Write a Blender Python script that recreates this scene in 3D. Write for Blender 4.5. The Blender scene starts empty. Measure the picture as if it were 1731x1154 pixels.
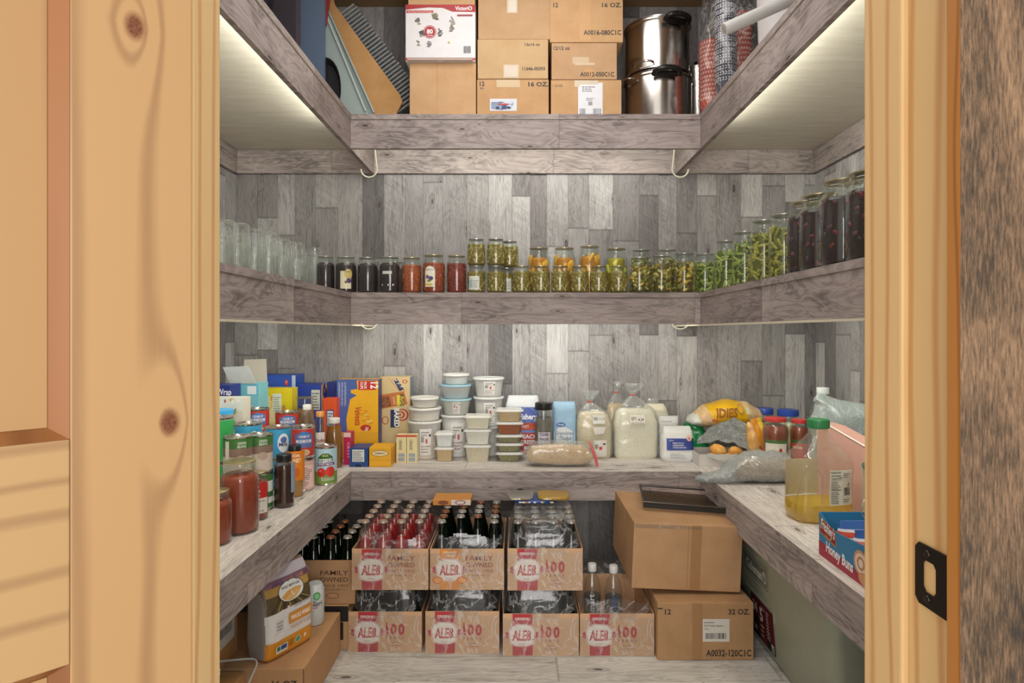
import bpy, bmesh, math, random
from mathutils import Vector, Matrix, noise
PI = math.pi
C = bpy.context.scene.collection
SC = bpy.context.scene
R = random.Random(7)
# ---------------------------------------------------------------- camera, world, lights, exposure
F, VX, VY, EYE = 1050.0, 877.0, 560.0, 1.13
cd = bpy.data.cameras.new('camera'); cam = bpy.data.objects.new('camera', cd); C.objects.link(cam)
cam.location = (0, 0, EYE); cam.rotation_euler = (PI/2, 0, 0)
cd.sensor_width = 36; cd.lens = 36*F/1731; cd.shift_x = -(VX-865.5)/1731; cd.shift_y = -(577-VY)/1731
cd.clip_start = .02; SC.camera = cam
SC.view_settings.view_transform = 'Standard'; SC.view_settings.look = 'None'
SC.view_settings.exposure = 0.32; SC.view_settings.gamma = 1.0; SC.view_settings.use_curve_mapping = False
w = bpy.data.worlds.new('world'); SC.world = w; w.use_nodes = True
w.node_tree.nodes['Background'].inputs[0].default_value = (1, .97, .93, 1)
w.node_tree.nodes['Background'].inputs[1].default_value = .7
def area(name, loc, size, power, col=(1, 1, 1), rot=(0, 0, 0)):
    l = bpy.data.lights.new(name, 'AREA'); l.shape = 'RECTANGLE'; l.size, l.size_y = size; l.energy = power; l.color = col
    o = bpy.data.objects.new(name, l); C.objects.link(o); o.location = loc; o.rotation_euler = rot; return o
area('ceiling_light', (0, 1.75, 2.72), (1.0, 1.2), 13, (1, .97, .96))
area('room_fill', (.1, -1.9, 1.35), (2.6, 1.6), 82, (1, .965, .935), (math.radians(90), 0, 0))  # unseen fill added behind the camera to lift the lower shelves
ZT, ZM, ZC = 2.05, 1.295, .5375                # shelf surfaces: top, middle, counter
XL, XR, YB = -1.412, 1.473, 3.09               # room walls
IL, IR, YF = -.71, .768, 2.63                  # inner edges of the U of shelves
for zz, p in ((ZT-.047, 7), (ZM-.047, 7.5)):      # LED strips behind the lips, under the top and the middle shelves
    area('led_strip_light', (IL-.029, 1.85, zz), (.012, 1.6), p, (1, 1, .90), (0, math.radians(86), 0))
    area('led_strip_light', (IR+.029, 1.85, zz), (.012, 1.6), p, (1, 1, .90), (0, -math.radians(86), 0))
    area('led_strip_light', (0, YF+.029, zz), (1.4, .012), p*.5, (1, 1, .93), (math.radians(80), 0, 0))
# ---------------------------------------------------------------- pixel helpers (camera frame 1731 x 1154)
def X(px, Y): return (px-VX)*Y/F
def Z(py, Y): return EYE-(py-VY)*Y/F
def YC(py, z=ZC): return (EYE-z)*F/(py-VY)
# ---------------------------------------------------------------- node helpers
def lin(h):
    h = h.lstrip('#'); c = [int(h[i:i+2], 16)/255 for i in (0, 2, 4)]
    return tuple(x/12.92 if x <= .04045 else ((x+.055)/1.055)**2.4 for x in c)+(1,)
class NT:
    def __init__(s, name):
        s.m = bpy.data.materials.new(name); s.m.use_nodes = True; s.t = s.m.node_tree
        s.b = s.t.nodes['Principled BSDF']; s.out = s.t.nodes['Material Output']
    def n(s, typ, **k):
        n = s.t.nodes.new(typ)
        for a, v in k.items(): setattr(n, a, v)
        return n
    def put(s, sock, v):
        if isinstance(v, bpy.types.NodeSocket): s.t.links.new(v, sock)
        elif v is not None: sock.default_value = v
    def m_(s, op, a, b=None, c=None, clamp=False):
        n = s.n('ShaderNodeMath', operation=op, use_clamp=clamp)
        for i, v in enumerate((a, b, c)):
            if v is not None: s.put(n.inputs[i], v)
        return n.outputs[0]
    def xyz(s):
        t = s.n('ShaderNodeTexCoord'); q = s.n('ShaderNodeSeparateXYZ'); s.t.links.new(t.outputs['Object'], q.inputs[0])
        return dict(X=q.outputs[0], Y=q.outputs[1], Z=q.outputs[2])
    def vec(s, x, y, z=0.0):
        n = s.n('ShaderNodeCombineXYZ'); s.put(n.inputs[0], x); s.put(n.inputs[1], y); s.put(n.inputs[2], z); return n.outputs[0]
    def noise(s, v, sc, det=3, rough=.55, dist=0):
        n = s.n('ShaderNodeTexNoise'); s.put(n.inputs['Vector'], v)
        n.inputs['Scale'].default_value = sc; n.inputs['Detail'].default_value = det
        n.inputs['Roughness'].default_value = rough; n.inputs['Distortion'].default_value = dist
        return n.outputs[0]
    def vor1(s, wv, feat='F1', rnd=.6):
        n = s.n('ShaderNodeTexVoronoi', voronoi_dimensions='1D', feature=feat); s.put(n.inputs['W'], wv)
        n.inputs['Scale'].default_value = 1; n.inputs['Randomness'].default_value = rnd
        return n
    def ramp(s, f, stops, mode='LINEAR'):
        n = s.n('ShaderNodeValToRGB'); s.put(n.inputs[0], f); n.color_ramp.interpolation = mode
        e = n.color_ramp.elements
        while len(e) < len(stops): e.new(.5)
        for i, (p, c) in enumerate(stops): e[i].position = p; e[i].color = lin(c) if isinstance(c, str) else (c, c, c, 1)
        return n.outputs[0]
    def mix(s, f, a, b, mode='MIX'):
        n = s.n('ShaderNodeMix', data_type='RGBA', blend_type=mode); s.put(n.inputs[0], f)
        s.put(n.inputs[6], lin(a) if isinstance(a, str) else a); s.put(n.inputs[7], lin(b) if isinstance(b, str) else b)
        return n.outputs[2]
    def bump(s, h, st=.3, d=.002):
        n = s.n('ShaderNodeBump'); s.put(n.inputs['Height'], h); n.inputs['Strength'].default_value = st; n.inputs['Distance'].default_value = d
        s.t.links.new(n.outputs[0], s.b.inputs['Normal'])
    def shade(s, col, rough=.6, metal=0, spec=None):
        s.put(s.b.inputs['Base Color'], lin(col) if isinstance(col, str) else col); s.put(s.b.inputs['Roughness'], rough); s.b.inputs['Metallic'].default_value = metal
        if spec is not None: s.b.inputs['Specular IOR Level'].default_value = spec
        return s.m
MC = {}
def plain(hexc, rough=.5, metal=0, var=.06):
    k = (hexc, rough, metal, var)
    if k not in MC:
        n = NT('m'+hexc); c = lin(hexc)
        t = n.n('ShaderNodeTexCoord'); f = n.noise(t.outputs['Object'], 30, 2)
        d = tuple(x*(1-var*2) for x in c[:3])+(1,)
        MC[k] = n.shade(n.mix(f, d, c), rough, metal)
    return MC[k]
def planks(name, across, along, wd, ln, tones, grain=(1, .55), seam=.5, rough=.6, gs=1.0, knots=True, plank_rnd=.7, ring=.09, saw_=.28, blt=.55):
    n = NT(name); p = n.xyz(); u, v = p[across], p[along]
    us = n.m_('ADD', n.m_('DIVIDE', u, wd), 37.3)
    a = n.vor1(us, rnd=plank_rnd); ra = n.n('ShaderNodeSeparateColor'); n.t.links.new(a.outputs['Color'], ra.inputs[0])
    e1 = n.vor1(us, 'DISTANCE_TO_EDGE', plank_rnd).outputs['Distance']
    vs = n.m_('ADD', n.m_('DIVIDE', v, ln), n.m_('MULTIPLY', ra.outputs[0], 91.0))
    b = n.vor1(vs); rb = n.n('ShaderNodeSeparateColor'); n.t.links.new(b.outputs['Color'], rb.inputs[0])
    e2 = n.vor1(vs, 'DISTANCE_TO_EDGE').outputs['Distance']
    r = n.m_('FRACT', n.m_('ADD', n.m_('MULTIPLY', ra.outputs[1], 3.7), n.m_('MULTIPLY', rb.outputs[0], 5.3)))
    base = n.ramp(r, [(i/(len(tones)-1), t) for i, t in enumerate(tones)])
    o = n.m_('MULTIPLY', r, 40.0)
    fine = n.noise(n.vec(n.m_('MULTIPLY', u, 130*gs), n.m_('MULTIPLY', v, 5*gs), o), 1, 4, .7, .3)
    wavy = n.noise(n.vec(n.m_('MULTIPLY', u, 16*gs), n.m_('MULTIPLY', v, 3*gs), o), 1, 3, .6, 1.6)
    rings = n.m_('SINE', n.m_('MULTIPLY', wavy, 46))
    blot = n.noise(n.vec(n.m_('MULTIPLY', u, 9*gs), n.m_('MULTIPLY', v, 4*gs), o), 1, 3)
    g = n.m_('ADD', n.m_('MULTIPLY', fine, .55), n.m_('ADD', n.m_('MULTIPLY', rings, ring), n.m_('ADD', n.m_('MULTIPLY', blot, blt), (.55-blt)*.5)))
    gg = n.ramp(g, [(.26, .50), (.42, .80), (.58, 1.02), (.80, 1.22)])
    col = n.mix(1.0, base, gg, 'MULTIPLY')
    saw = n.noise(n.vec(n.m_('ADD', n.m_('MULTIPLY', u, 60), n.m_('MULTIPLY', v, 90)), n.m_('SUBTRACT', n.m_('MULTIPLY', u, 5), n.m_('MULTIPLY', v, 4)), o), 1, 3, .7)
    dk = n.m_('LESS_THAN', n.m_('FRACT', n.m_('MULTIPLY', r, 7.3)), .28)
    col = n.mix(n.m_('MULTIPLY', dk, saw_), col, n.mix(1.0, col, n.ramp(saw, [(.35, .55), (.65, 1.35)]), 'MULTIPLY'))
    crk = n.noise(n.vec(n.m_('MULTIPLY', u, 42*gs), n.m_('MULTIPLY', v, 1.6*gs), n.m_('ADD', o, 9.0)), 1, 2, .5, .8)
    cr = n.m_('SUBTRACT', 1.0, n.m_('DIVIDE', n.m_('ABSOLUTE', n.m_('SUBTRACT', crk, .56)), .012), clamp=True)
    col = n.mix(n.m_('MULTIPLY', cr, .45), col, '3a3532')
    if knots:
        k = n.n('ShaderNodeTexVoronoi', voronoi_dimensions='2D'); n.put(k.inputs['Vector'], n.vec(n.m_('MULTIPLY', u, 5.5), n.m_('ADD', n.m_('MULTIPLY', v, 1.7), o))); k.inputs['Scale'].default_value = 1
        d = k.outputs['Distance']; d = n.m_('ADD', d, n.m_('MULTIPLY', n.m_('SUBTRACT', blot, .5), .10)); kr = n.m_('SINE', n.m_('MULTIPLY', d, 120))
        kk = n.m_('MULTIPLY', n.m_('SUBTRACT', 1.0, n.m_('DIVIDE', d, .085), clamp=True), n.m_('ADD', .75, n.m_('MULTIPLY', kr, .45)))
        col = n.mix(kk, col, '4b4340')
    ed = n.m_('MINIMUM', n.m_('DIVIDE', e1, .018*.1/wd), n.m_('DIVIDE', e2, .012*.5/ln), clamp=True)
    col = n.mix(n.m_('MULTIPLY', n.m_('SUBTRACT', 1.0, ed, clamp=True), seam), col, '2c2725')
    n.bump(fine, .15); return n.shade(col, rough, spec=.3)
def pine(name, across, along, c1='e3b87d', c2='c98f4f', freq=70, knots=(), amp=14, rough=.42):
    n = NT(name); p = n.xyz(); u, v = p[across], p[along]
    wob = n.noise(n.vec(n.m_('MULTIPLY', u, 7), n.m_('MULTIPLY', v, 1.1)), 1, 2, .5, .4)
    ph = n.m_('ADD', n.m_('MULTIPLY', u, freq), n.m_('MULTIPLY', wob, amp)); km = None
    for (ku, kv) in knots:
        du = n.m_('SUBTRACT', u, ku); dv = n.m_('SUBTRACT', v, kv)
        q = n.m_('ADD', n.m_('POWER', n.m_('ABSOLUTE', n.m_('DIVIDE', du, .020)), 2.0), n.m_('POWER', n.m_('ABSOLUTE', n.m_('DIVIDE', dv, .055)), 1.3))
        ph = n.m_('ADD', ph, n.m_('MULTIPLY', n.m_('EXPONENT', n.m_('MULTIPLY', q, -1.0)), 9.0))
        e = n.m_('SQRT', n.m_('ADD', n.m_('POWER', n.m_('ABSOLUTE', n.m_('DIVIDE', du, .0085)), 2.0), n.m_('POWER', n.m_('ABSOLUTE', n.m_('DIVIDE', dv, .0125)), 2.0)))
        k1 = n.m_('SUBTRACT', 1.45, e, clamp=True); km = k1 if km is None else n.m_('MAXIMUM', km, k1)
    s = n.m_('ADD', n.m_('MULTIPLY', n.m_('SINE', ph), .5), .5)
    fine = n.noise(n.vec(n.m_('MULTIPLY', u, 300), n.m_('MULTIPLY', v, 6)), 1, 3)
    col = n.ramp(n.m_('ADD', n.m_('MULTIPLY', n.m_('POWER', s, 4.0), .75), n.m_('MULTIPLY', fine, .22)), [(0, c1), (.30, c1), (1.15, c2)])
    if km is not None: col = n.mix(n.m_('MULTIPLY', km, 1.3, clamp=True), col, n.ramp(n.noise(n.vec(n.m_('MULTIPLY', u, 400), n.m_('MULTIPLY', v, 300)), 1, 2), [(.3, '4a2612'), (.7, '7d4726')]))
    return n.shade(col, rough)
TW = ['716c6c', 'a3a09e', '807b7b', 'b4b1af', '918d8c', '686464', 'a4a1a0', 'b9b6b4', '7a7575', '999594']
M_WALLX = planks('wood_plank_wallpaper_back', 'X', 'Z', .105, .62, TW)
M_WALLY = planks('wood_plank_wallpaper_side', 'Y', 'Z', .105, .62, TW)
TFa = ['958985', 'aea29d', '9f948f', 'a99d98', '918580']
M_FASX = planks('grey_barnwood_lip_back', 'Z', 'X', .20, 1.1, TFa, gs=.8, seam=.25, ring=.13, saw_=0, blt=1.0)
M_FASY = planks('grey_barnwood_lip_side', 'Z', 'Y', .20, 1.1, TFa, gs=.8, seam=.25, ring=.13, saw_=0, blt=1.0)
TC = ['c2bab4', 'd0c9c4', 'bab1ab', 'cac2bd']
M_TOPX = planks('worktop_plank_back', 'Y', 'X', .12, .9, TC, gs=.8, seam=.3, saw_=0)
M_TOPY = planks('worktop_plank_side', 'X', 'Y', .12, .9, TC, gs=.8, seam=.3, saw_=0)
M_FLOOR = planks('whitewashed_floor_planks', 'Y', 'X', .13, .9, ['cfccc5', 'c3bfb6', 'd8d6cf', 'b9b4aa'], gs=.8, seam=.45, rough=.45, saw_=0)
M_BARN = None
def ply():
    n = NT('pale_plywood'); p = n.xyz()
    a = n.noise(n.vec(n.m_('MULTIPLY', p['X'], 5), n.m_('MULTIPLY', p['Y'], 30)), 1, 3, .6, .5)
    return n.shade(n.ramp(a, [(.3, 'd2ccba'), (.55, 'dbd5c4'), (.75, 'e4dfd0')]), .55)
M_PLY = ply()
def card(c1='c29a6e', c2='d0aa7f', name='cardboard'):
    k = (name, c1)
    if k not in MC:
        n = NT(name); t = n.n('ShaderNodeTexCoord'); p = n.xyz()
        a = n.noise(t.outputs['Object'], 9, 4, .6); cor = n.m_('SINE', n.m_('MULTIPLY', n.m_('ADD', p['X'], p['Y']), 900))
        n.bump(cor, .08, .001)
        MC[k] = n.shade(n.ramp(a, [(.3, c1), (.7, c2)]), .8, spec=.2)
    return MC[k]
def barn():
    n = NT('weathered_barn_board'); p = n.xyz()
    a = n.noise(n.vec(n.m_('MULTIPLY', p['X'], 420), n.m_('MULTIPLY', p['Z'], 48)), 1, 4, .7)
    b = n.noise(n.vec(n.m_('MULTIPLY', p['X'], 12), n.m_('MULTIPLY', p['Z'], 5)), 1, 3, .6, 1)
    f = n.m_('ADD', n.m_('MULTIPLY', a, .6), n.m_('MULTIPLY', b, .45))
    n.bump(a, .5, .002); return n.shade(n.ramp(f, [(.38, '20170f'), (.48, '43321f'), (.57, '644c36'), (.70, '86694c')]), .8)
M_BARN = barn()
def glassy(name, tint='f2f7f2', edge=.55, haze=.04, rough=.04, hazecol='e8efe8', streak=0, ssc=20):
    n = NT(name); L = n.n('ShaderNodeLayerWeight'); L.inputs[0].default_value = .35
    tr = n.n('ShaderNodeBsdfTransparent'); tr.inputs[0].default_value = lin(tint)
    gl = n.n('ShaderNodeBsdfGlossy'); gl.inputs[0].default_value = (1, 1, 1, 1); gl.inputs['Roughness'].default_value = rough
    df = n.n('ShaderNodeBsdfDiffuse'); df.inputs[0].default_value = lin(hazecol)
    f = n.m_('ADD', n.m_('MULTIPLY', n.m_('POWER', L.outputs['Facing'], 2.2), edge), .045)
    m1 = n.n('ShaderNodeMixShader'); m2 = n.n('ShaderNodeMixShader')
    h = haze
    t = n.n('ShaderNodeTexCoord'); q = n.noise(t.outputs['Object'], ssc, 3, .6, 2.0)
    if streak:
        rid = n.m_('ABSOLUTE', n.m_('SUBTRACT', q, .5)); s_ = n.m_('SUBTRACT', 1.0, n.m_('DIVIDE', rid, .035), clamp=True)
        h = n.m_('ADD', n.m_('MULTIPLY', s_, streak), haze); h = n.m_('ADD', h, n.m_('MULTIPLY', L.outputs['Facing'], haze))
    n.put(m1.inputs[0], h); n.t.links.new(tr.outputs[0], m1.inputs[1]); n.t.links.new(df.outputs[0], m1.inputs[2])
    n.put(m2.inputs[0], f); n.t.links.new(m1.outputs[0], m2.inputs[1]); n.t.links.new(gl.outputs[0], m2.inputs[2])
    b = n.n('ShaderNodeBump'); n.put(b.inputs['Height'], q); b.inputs['Strength'].default_value = .3 if streak else .15; b.inputs['Distance'].default_value = .01 if streak else .002
    n.t.links.new(b.outputs[0], gl.inputs['Normal'])
    n.t.links.new(m2.outputs[0], n.out.inputs[0]); return n.m
M_GLASS = glassy('clear_jar_glass', 'f1f6f2', .62, .018)
M_EMPTY = glassy('empty_jar_glass', 'f9fbf9', .80, .018, .05, 'eef2ee', .20, 30)  # pale diffuse streaks painted in as highlights on the glass
M_GREENGL = glassy('green_bottle_glass', '2c5230', .5, .05, hazecol='1f4a26')
M_CLEARB = glassy('clear_bottle_glass', 'f4f4f2', .42, .008)
M_PET = glassy('clear_plastic', 'f4f7f6', .5, .015, .06)
M_TRAY = glassy('clear_tray_plastic', 'f4f6f6', .6, .22, .06, 'e6e9e9')
M_TUB = glassy('frosted_plastic', 'f2f2ee', .3, .55, .3, 'f6f5f1')
M_FILM = glassy('shrink_film', 'f2f4f4', .35, .03, .14, 'ffffff', .22, 7)
M_BAG = glassy('thin_plastic_bag', 'f4f6f5', .45, .09, .12, 'eef2f0', .10, 10)
M_GREYBAG = glassy('grey_carrier_bag', 'd3d8d9', .5, .30, .15, 'c2c8c9', .16, 11)
M_OIL = glassy('cooking_oil', 'f4e25a', .25, .32, .05, 'e6cf2a')
M_JUG = glassy('oil_jug_plastic', 'f6f2ec', .55, .05, .05)
M_STEEL = plain('dcd6ce', .2, 1, .03)
M_LIDG = plain('cdbf94', .3, .9); M_LIDS = plain('c6c6c0', .3, .9)
# ---------------------------------------------------------------- mesh helpers
def link(name, me, parent=None):
    o = bpy.data.objects.new(name, me); C.objects.link(o)
    if parent: o.parent = parent
    return o
def mk(name, bm, mats, parent=None, smooth=False, loc=None):
    me = bpy.data.meshes.new(name); bm.normal_update(); bm.to_mesh(me); bm.free()
    for m in (mats if isinstance(mats, (list, tuple)) else [mats]): me.materials.append(m)
    if smooth:
        for p in me.polygons: p.use_smooth = True
        try: me.set_sharp_from_angle(angle=math.radians(42))
        except Exception: pass
    o = link(name, me, parent)
    if loc: o.location = loc
    return o
def th(name, label, cat, loc=(0, 0, 0), rz=0, group=None, rot=None):
    o = link(name, None); o.location = loc; o.rotation_euler = rot or (0, 0, rz); o['label'] = label; o['category'] = cat
    if group: o['group'] = group
    return o
def tag(o, label, cat, group=None):
    o['label'] = label; o['category'] = cat
    if group: o['group'] = group
    return o
def dup(root, loc, label=None, rz=None, group=None):
    r = root.copy(); C.objects.link(r); r.location = loc
    if rz is not None: r.rotation_euler = (0, 0, rz)
    if label: r['label'] = label
    if group: r['group'] = group
    for ch in list(root.children):
        c = ch.copy(); C.objects.link(c); c.parent = r
        for g in list(ch.children):
            d = g.copy(); C.objects.link(d); d.parent = c
    return r
def bx(bm, x0, x1, y0, y1, z0, z1, bev=0, mi=0):
    vs = [bm.verts.new(p) for p in ((x0, y0, z0), (x1, y0, z0), (x1, y1, z0), (x0, y1, z0), (x0, y0, z1), (x1, y0, z1), (x1, y1, z1), (x0, y1, z1))]
    fs = [bm.faces.new([vs[i] for i in q]) for q in ((0, 1, 5, 4), (1, 2, 6, 5), (2, 3, 7, 6), (3, 0, 4, 7), (4, 5, 6, 7), (3, 2, 1, 0))]
    for f in fs: f.material_index = mi
    if bev:
        es = list({e for f in fs for e in f.edges}); bmesh.ops.bevel(bm, geom=es, offset=bev, segments=2, affect='EDGES', profile=.6)
    return bm
def box(*a, **k): return bx(bmesh.new(), *a, **k)
def lathe(prof, seg=24, bm=None, cx=0, cy=0, cap=True):
    bm = bm or bmesh.new(); rings = []
    for r, z in prof:
        rings.append([bm.verts.new((cx+r*math.sin(2*PI*i/seg), cy-r*math.cos(2*PI*i/seg), z)) for i in range(seg)] if r > 1e-5 else [bm.verts.new((cx, cy, z))])
    for a, b in zip(rings, rings[1:]):
        for i in range(seg):
            j = (i+1) % seg
            if len(a) == 1 and len(b) == 1: continue
            if len(a) == 1: bm.faces.new((a[0], b[j], b[i]))
            elif len(b) == 1: bm.faces.new((a[i], a[j], b[0]))
            else: bm.faces.new((a[i], a[j], b[j], b[i]))
    if cap:
        if len(rings[0]) > 1: bm.faces.new(rings[0][::-1])
        if len(rings[-1]) > 1: bm.faces.new(rings[-1])
    return bm
def tube(bm, pts, r, seg=8, closed=False, cap=True):
    pts = [Vector(p) for p in pts]; n = len(pts); rings = []; up = Vector((.13, .21, .97))
    for i, p in enumerate(pts):
        t = (pts[(i+1) % n]-pts[i-1]) if closed else (pts[min(i+1, n-1)]-pts[max(i-1, 0)]); t.normalize()
        a = t.cross(up)
        if a.length < .1: a = t.cross(Vector((1, 0, 0)))
        a.normalize(); b = t.cross(a); rr = r[i] if isinstance(r, (list, tuple)) else r
        rings.append([bm.verts.new(p+a*(rr*math.cos(2*PI*k/seg))+b*(rr*math.sin(2*PI*k/seg))) for k in range(seg)])
    for i in range(n if closed else n-1):
        A, B = rings[i], rings[(i+1) % n]
        for k in range(seg): bm.faces.new((A[k], A[(k+1) % seg], B[(k+1) % seg], B[k]))
    if cap and not closed: bm.faces.new(rings[0][::-1]); bm.faces.new(rings[-1])
    return bm
def prism(bm, poly, y0, y1, mi=0):         # outline in x,z extruded along y
    a = [bm.verts.new((x, y0, z)) for x, z in poly]; b = [bm.verts.new((x, y1, z)) for x, z in poly]; n = len(poly)
    f = [bm.faces.new(a), bm.faces.new(b[::-1])]+[bm.faces.new((a[i], b[i], b[(i+1) % n], a[(i+1) % n])) for i in range(n)]
    for q in f: q.material_index = mi
    bmesh.ops.recalc_face_normals(bm, faces=bm.faces); return bm
def tray_bm(w_, d, h, t=.003):             # open-topped box, base at z 0, front at y 0, centred in x
    bm = bmesh.new(); bx(bm, -w_/2, w_/2, 0, t, 0, h); bx(bm, -w_/2, w_/2, d-t, d, 0, h)
    bx(bm, -w_/2, -w_/2+t, t, d-t, 0, h); bx(bm, w_/2-t, w_/2, t, d-t, 0, h); bx(bm, -w_/2+t, w_/2-t, t, d-t, 0, t); return bm
# ---------------------------------------------------------------- printing
TXT = {}
def text_geo(s, bold=0.0, shear=0.0):
    k = (s, bold, shear)
    if k not in TXT:
        cu = bpy.data.curves.new('lettering', 'FONT'); cu.body = s; cu.size = 1; cu.offset = bold; cu.shear = shear; cu.resolution_u = 2
        o = bpy.data.objects.new('lettering', cu); me = bpy.data.meshes.new_from_object(o)
        vs = [tuple(v.co) for v in me.vertices]; fs = [tuple(p.vertices) for p in me.polygons]
        bpy.data.objects.remove(o); bpy.data.curves.remove(cu); bpy.data.meshes.remove(me)
        if vs:
            x0 = min(v[0] for v in vs); x1 = max(v[0] for v in vs); y0 = min(v[1] for v in vs); y1 = max(v[1] for v in vs)
        else: x0 = y0 = 0; x1 = y1 = 1
        TXT[k] = (vs, fs, x0, x1, y0, y1)
    return TXT[k]
class Print:
    def __init__(s): s.v = []; s.f = []; s.c = []; s.l = 0
    def _add(s, vs, fs, col):
        b = len(s.v); s.v += [(x, y, s.l) for x, y in vs]
        for f in fs: s.f.append(tuple(b+i for i in f)); s.c.append(col)
        s.l += 1
    def rect(s, x0, y0, x1, y1, col, ang=0):
        nx = max(1, int(abs(x1-x0)/.008)); ny = max(1, int(abs(y1-y0)/.02)); cx, cy = (x0+x1)/2, (y0+y1)/2; ca, sa = math.cos(ang), math.sin(ang)
        vs = []
        for j in range(ny+1):
            for i in range(nx+1):
                dx, dy = x0+(x1-x0)*i/nx-cx, y0+(y1-y0)*j/ny-cy; vs.append((cx+dx*ca-dy*sa, cy+dx*sa+dy*ca))
        s._add(vs, [(j*(nx+1)+i, j*(nx+1)+i+1, (j+1)*(nx+1)+i+1, (j+1)*(nx+1)+i) for j in range(ny) for i in range(nx)], col); return s
    def ell(s, cx, cy, rx, ry, col, n=28):
        vs = [(cx, cy)]; rings = 3
        for q in range(1, rings+1): vs += [(cx+rx*q/rings*math.cos(2*PI*i/n), cy+ry*q/rings*math.sin(2*PI*i/n)) for i in range(n)]
        fs = [(0, 1+i, 1+(i+1) % n) for i in range(n)]
        for q in range(rings-1):
            a, b = 1+q*n, 1+(q+1)*n; fs += [(a+i, b+i, b+(i+1) % n, a+(i+1) % n) for i in range(n)]
        s._add(vs, fs, col); return s
    def poly(s, pts, col): s._add(pts, [tuple(range(len(pts)))], col); return s
    def text(s, t, x, y, h, col, w_=None, al='c', bold=.0, ang=0, shear=0):
        vs, fs, x0, x1, y0, y1 = text_geo(t, bold, shear); cap = .70
        if not vs: return s
        k = h/cap; kx = (w_/(x1-x0)) if w_ else k; W = (x1-x0)*kx; ox = {'c': -W/2, 'l': 0, 'r': -W}[al]; ca, sa = math.cos(ang), math.sin(ang)
        o = []
        for a in vs:
            dx, dy = (a[0]-x0)*kx+ox, a[1]*k; o.append((x+dx*ca-dy*sa, y+dx*sa+dy*ca))
        s._add(o, fs, col); return s
    def bars(s, x0, y0, x1, y1, col='2a2a2a', seed=1):
        r = random.Random(seed); x = x0; vs = []; fs = []
        while x < x1:
            wd = (x1-x0)*r.uniform(.015, .05); b = len(vs); vs += [(x, y0), (min(x+wd, x1), y0), (min(x+wd, x1), y1), (x, y1)]; fs.append((b, b+1, b+2, b+3)); x += wd+(x1-x0)*r.uniform(.015, .045)
        s._add(vs, fs, col); return s
    def lines(s, x0, y0, x1, y1, n, col='555555', seed=2, fill=.45):
        r = random.Random(seed); vs = []; fs = []; dy = (y1-y0)/n
        for i in range(n):
            y = y1-(i+1)*dy; x = x0; e = x0+(x1-x0)*r.uniform(.6, 1)
            while x < e:
                wd = min((x1-x0)*r.uniform(.06, .2), e-x); b = len(vs); vs += [(x, y), (x+wd, y), (x+wd, y+dy*fill), (x, y+dy*fill)]; fs.append((b, b+1, b+2, b+3)); x += wd+(x1-x0)*.035
        s._add(vs, fs, col); return s
    def build(s, name, parent, mp, rough=.45, loc=None, maxd=.0016):
        cols = sorted(set(s.c)); me = bpy.data.meshes.new(name); step = min(.00015, maxd/max(1, s.l)); flat = getattr(mp, 'flat', False)
        me.from_pydata([(x, y, .0005+l*step) for x, y, l in s.v], [], s.f)
        for c in cols: me.materials.append(plain(c, rough))
        for p, c in zip(me.polygons, s.c): p.material_index = cols.index(c)
        if not flat:                       # curved carrier: cut long edges so the print follows it
            bm = bmesh.new(); bm.from_mesh(me); bmesh.ops.triangulate(bm, faces=[f for f in bm.faces if len(f.verts) > 4])
            for _ in range(3):
                es = [e for e in bm.edges if e.calc_length() > .011]
                if not es: break
                bmesh.ops.subdivide_edges(bm, edges=es, cuts=1); bmesh.ops.triangulate(bm, faces=[f for f in bm.faces if len(f.verts) > 4])
            bm.to_mesh(me); bm.free()
        for v in me.vertices: v.co = mp(v.co.x, v.co.y, v.co.z)
        me.update(); o = link(name, me, parent)
        if loc: o.location = loc
        return o
def flat_(f): f.flat = True; return f
def fmap(ox, oy, oz): return flat_(lambda u, v, l: (ox+u, oy-l, oz+v))                  # face looking to -y
def rmap(ox, oy, oz): return flat_(lambda u, v, l: (ox+l, oy+u, oz+v))                  # face looking to +x
def lmap(ox, oy, oz): return flat_(lambda u, v, l: (ox-l, oy-u, oz+v))                  # face looking to -x
def tmap(ox, oy, oz): return flat_(lambda u, v, l: (ox+u, oy+v, oz+l))                  # face looking up
def cmap(r, z=0, phi=0): return lambda u, v, l: ((r+l)*math.sin(u/r+phi), -(r+l)*math.cos(u/r+phi), z+v)
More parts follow.
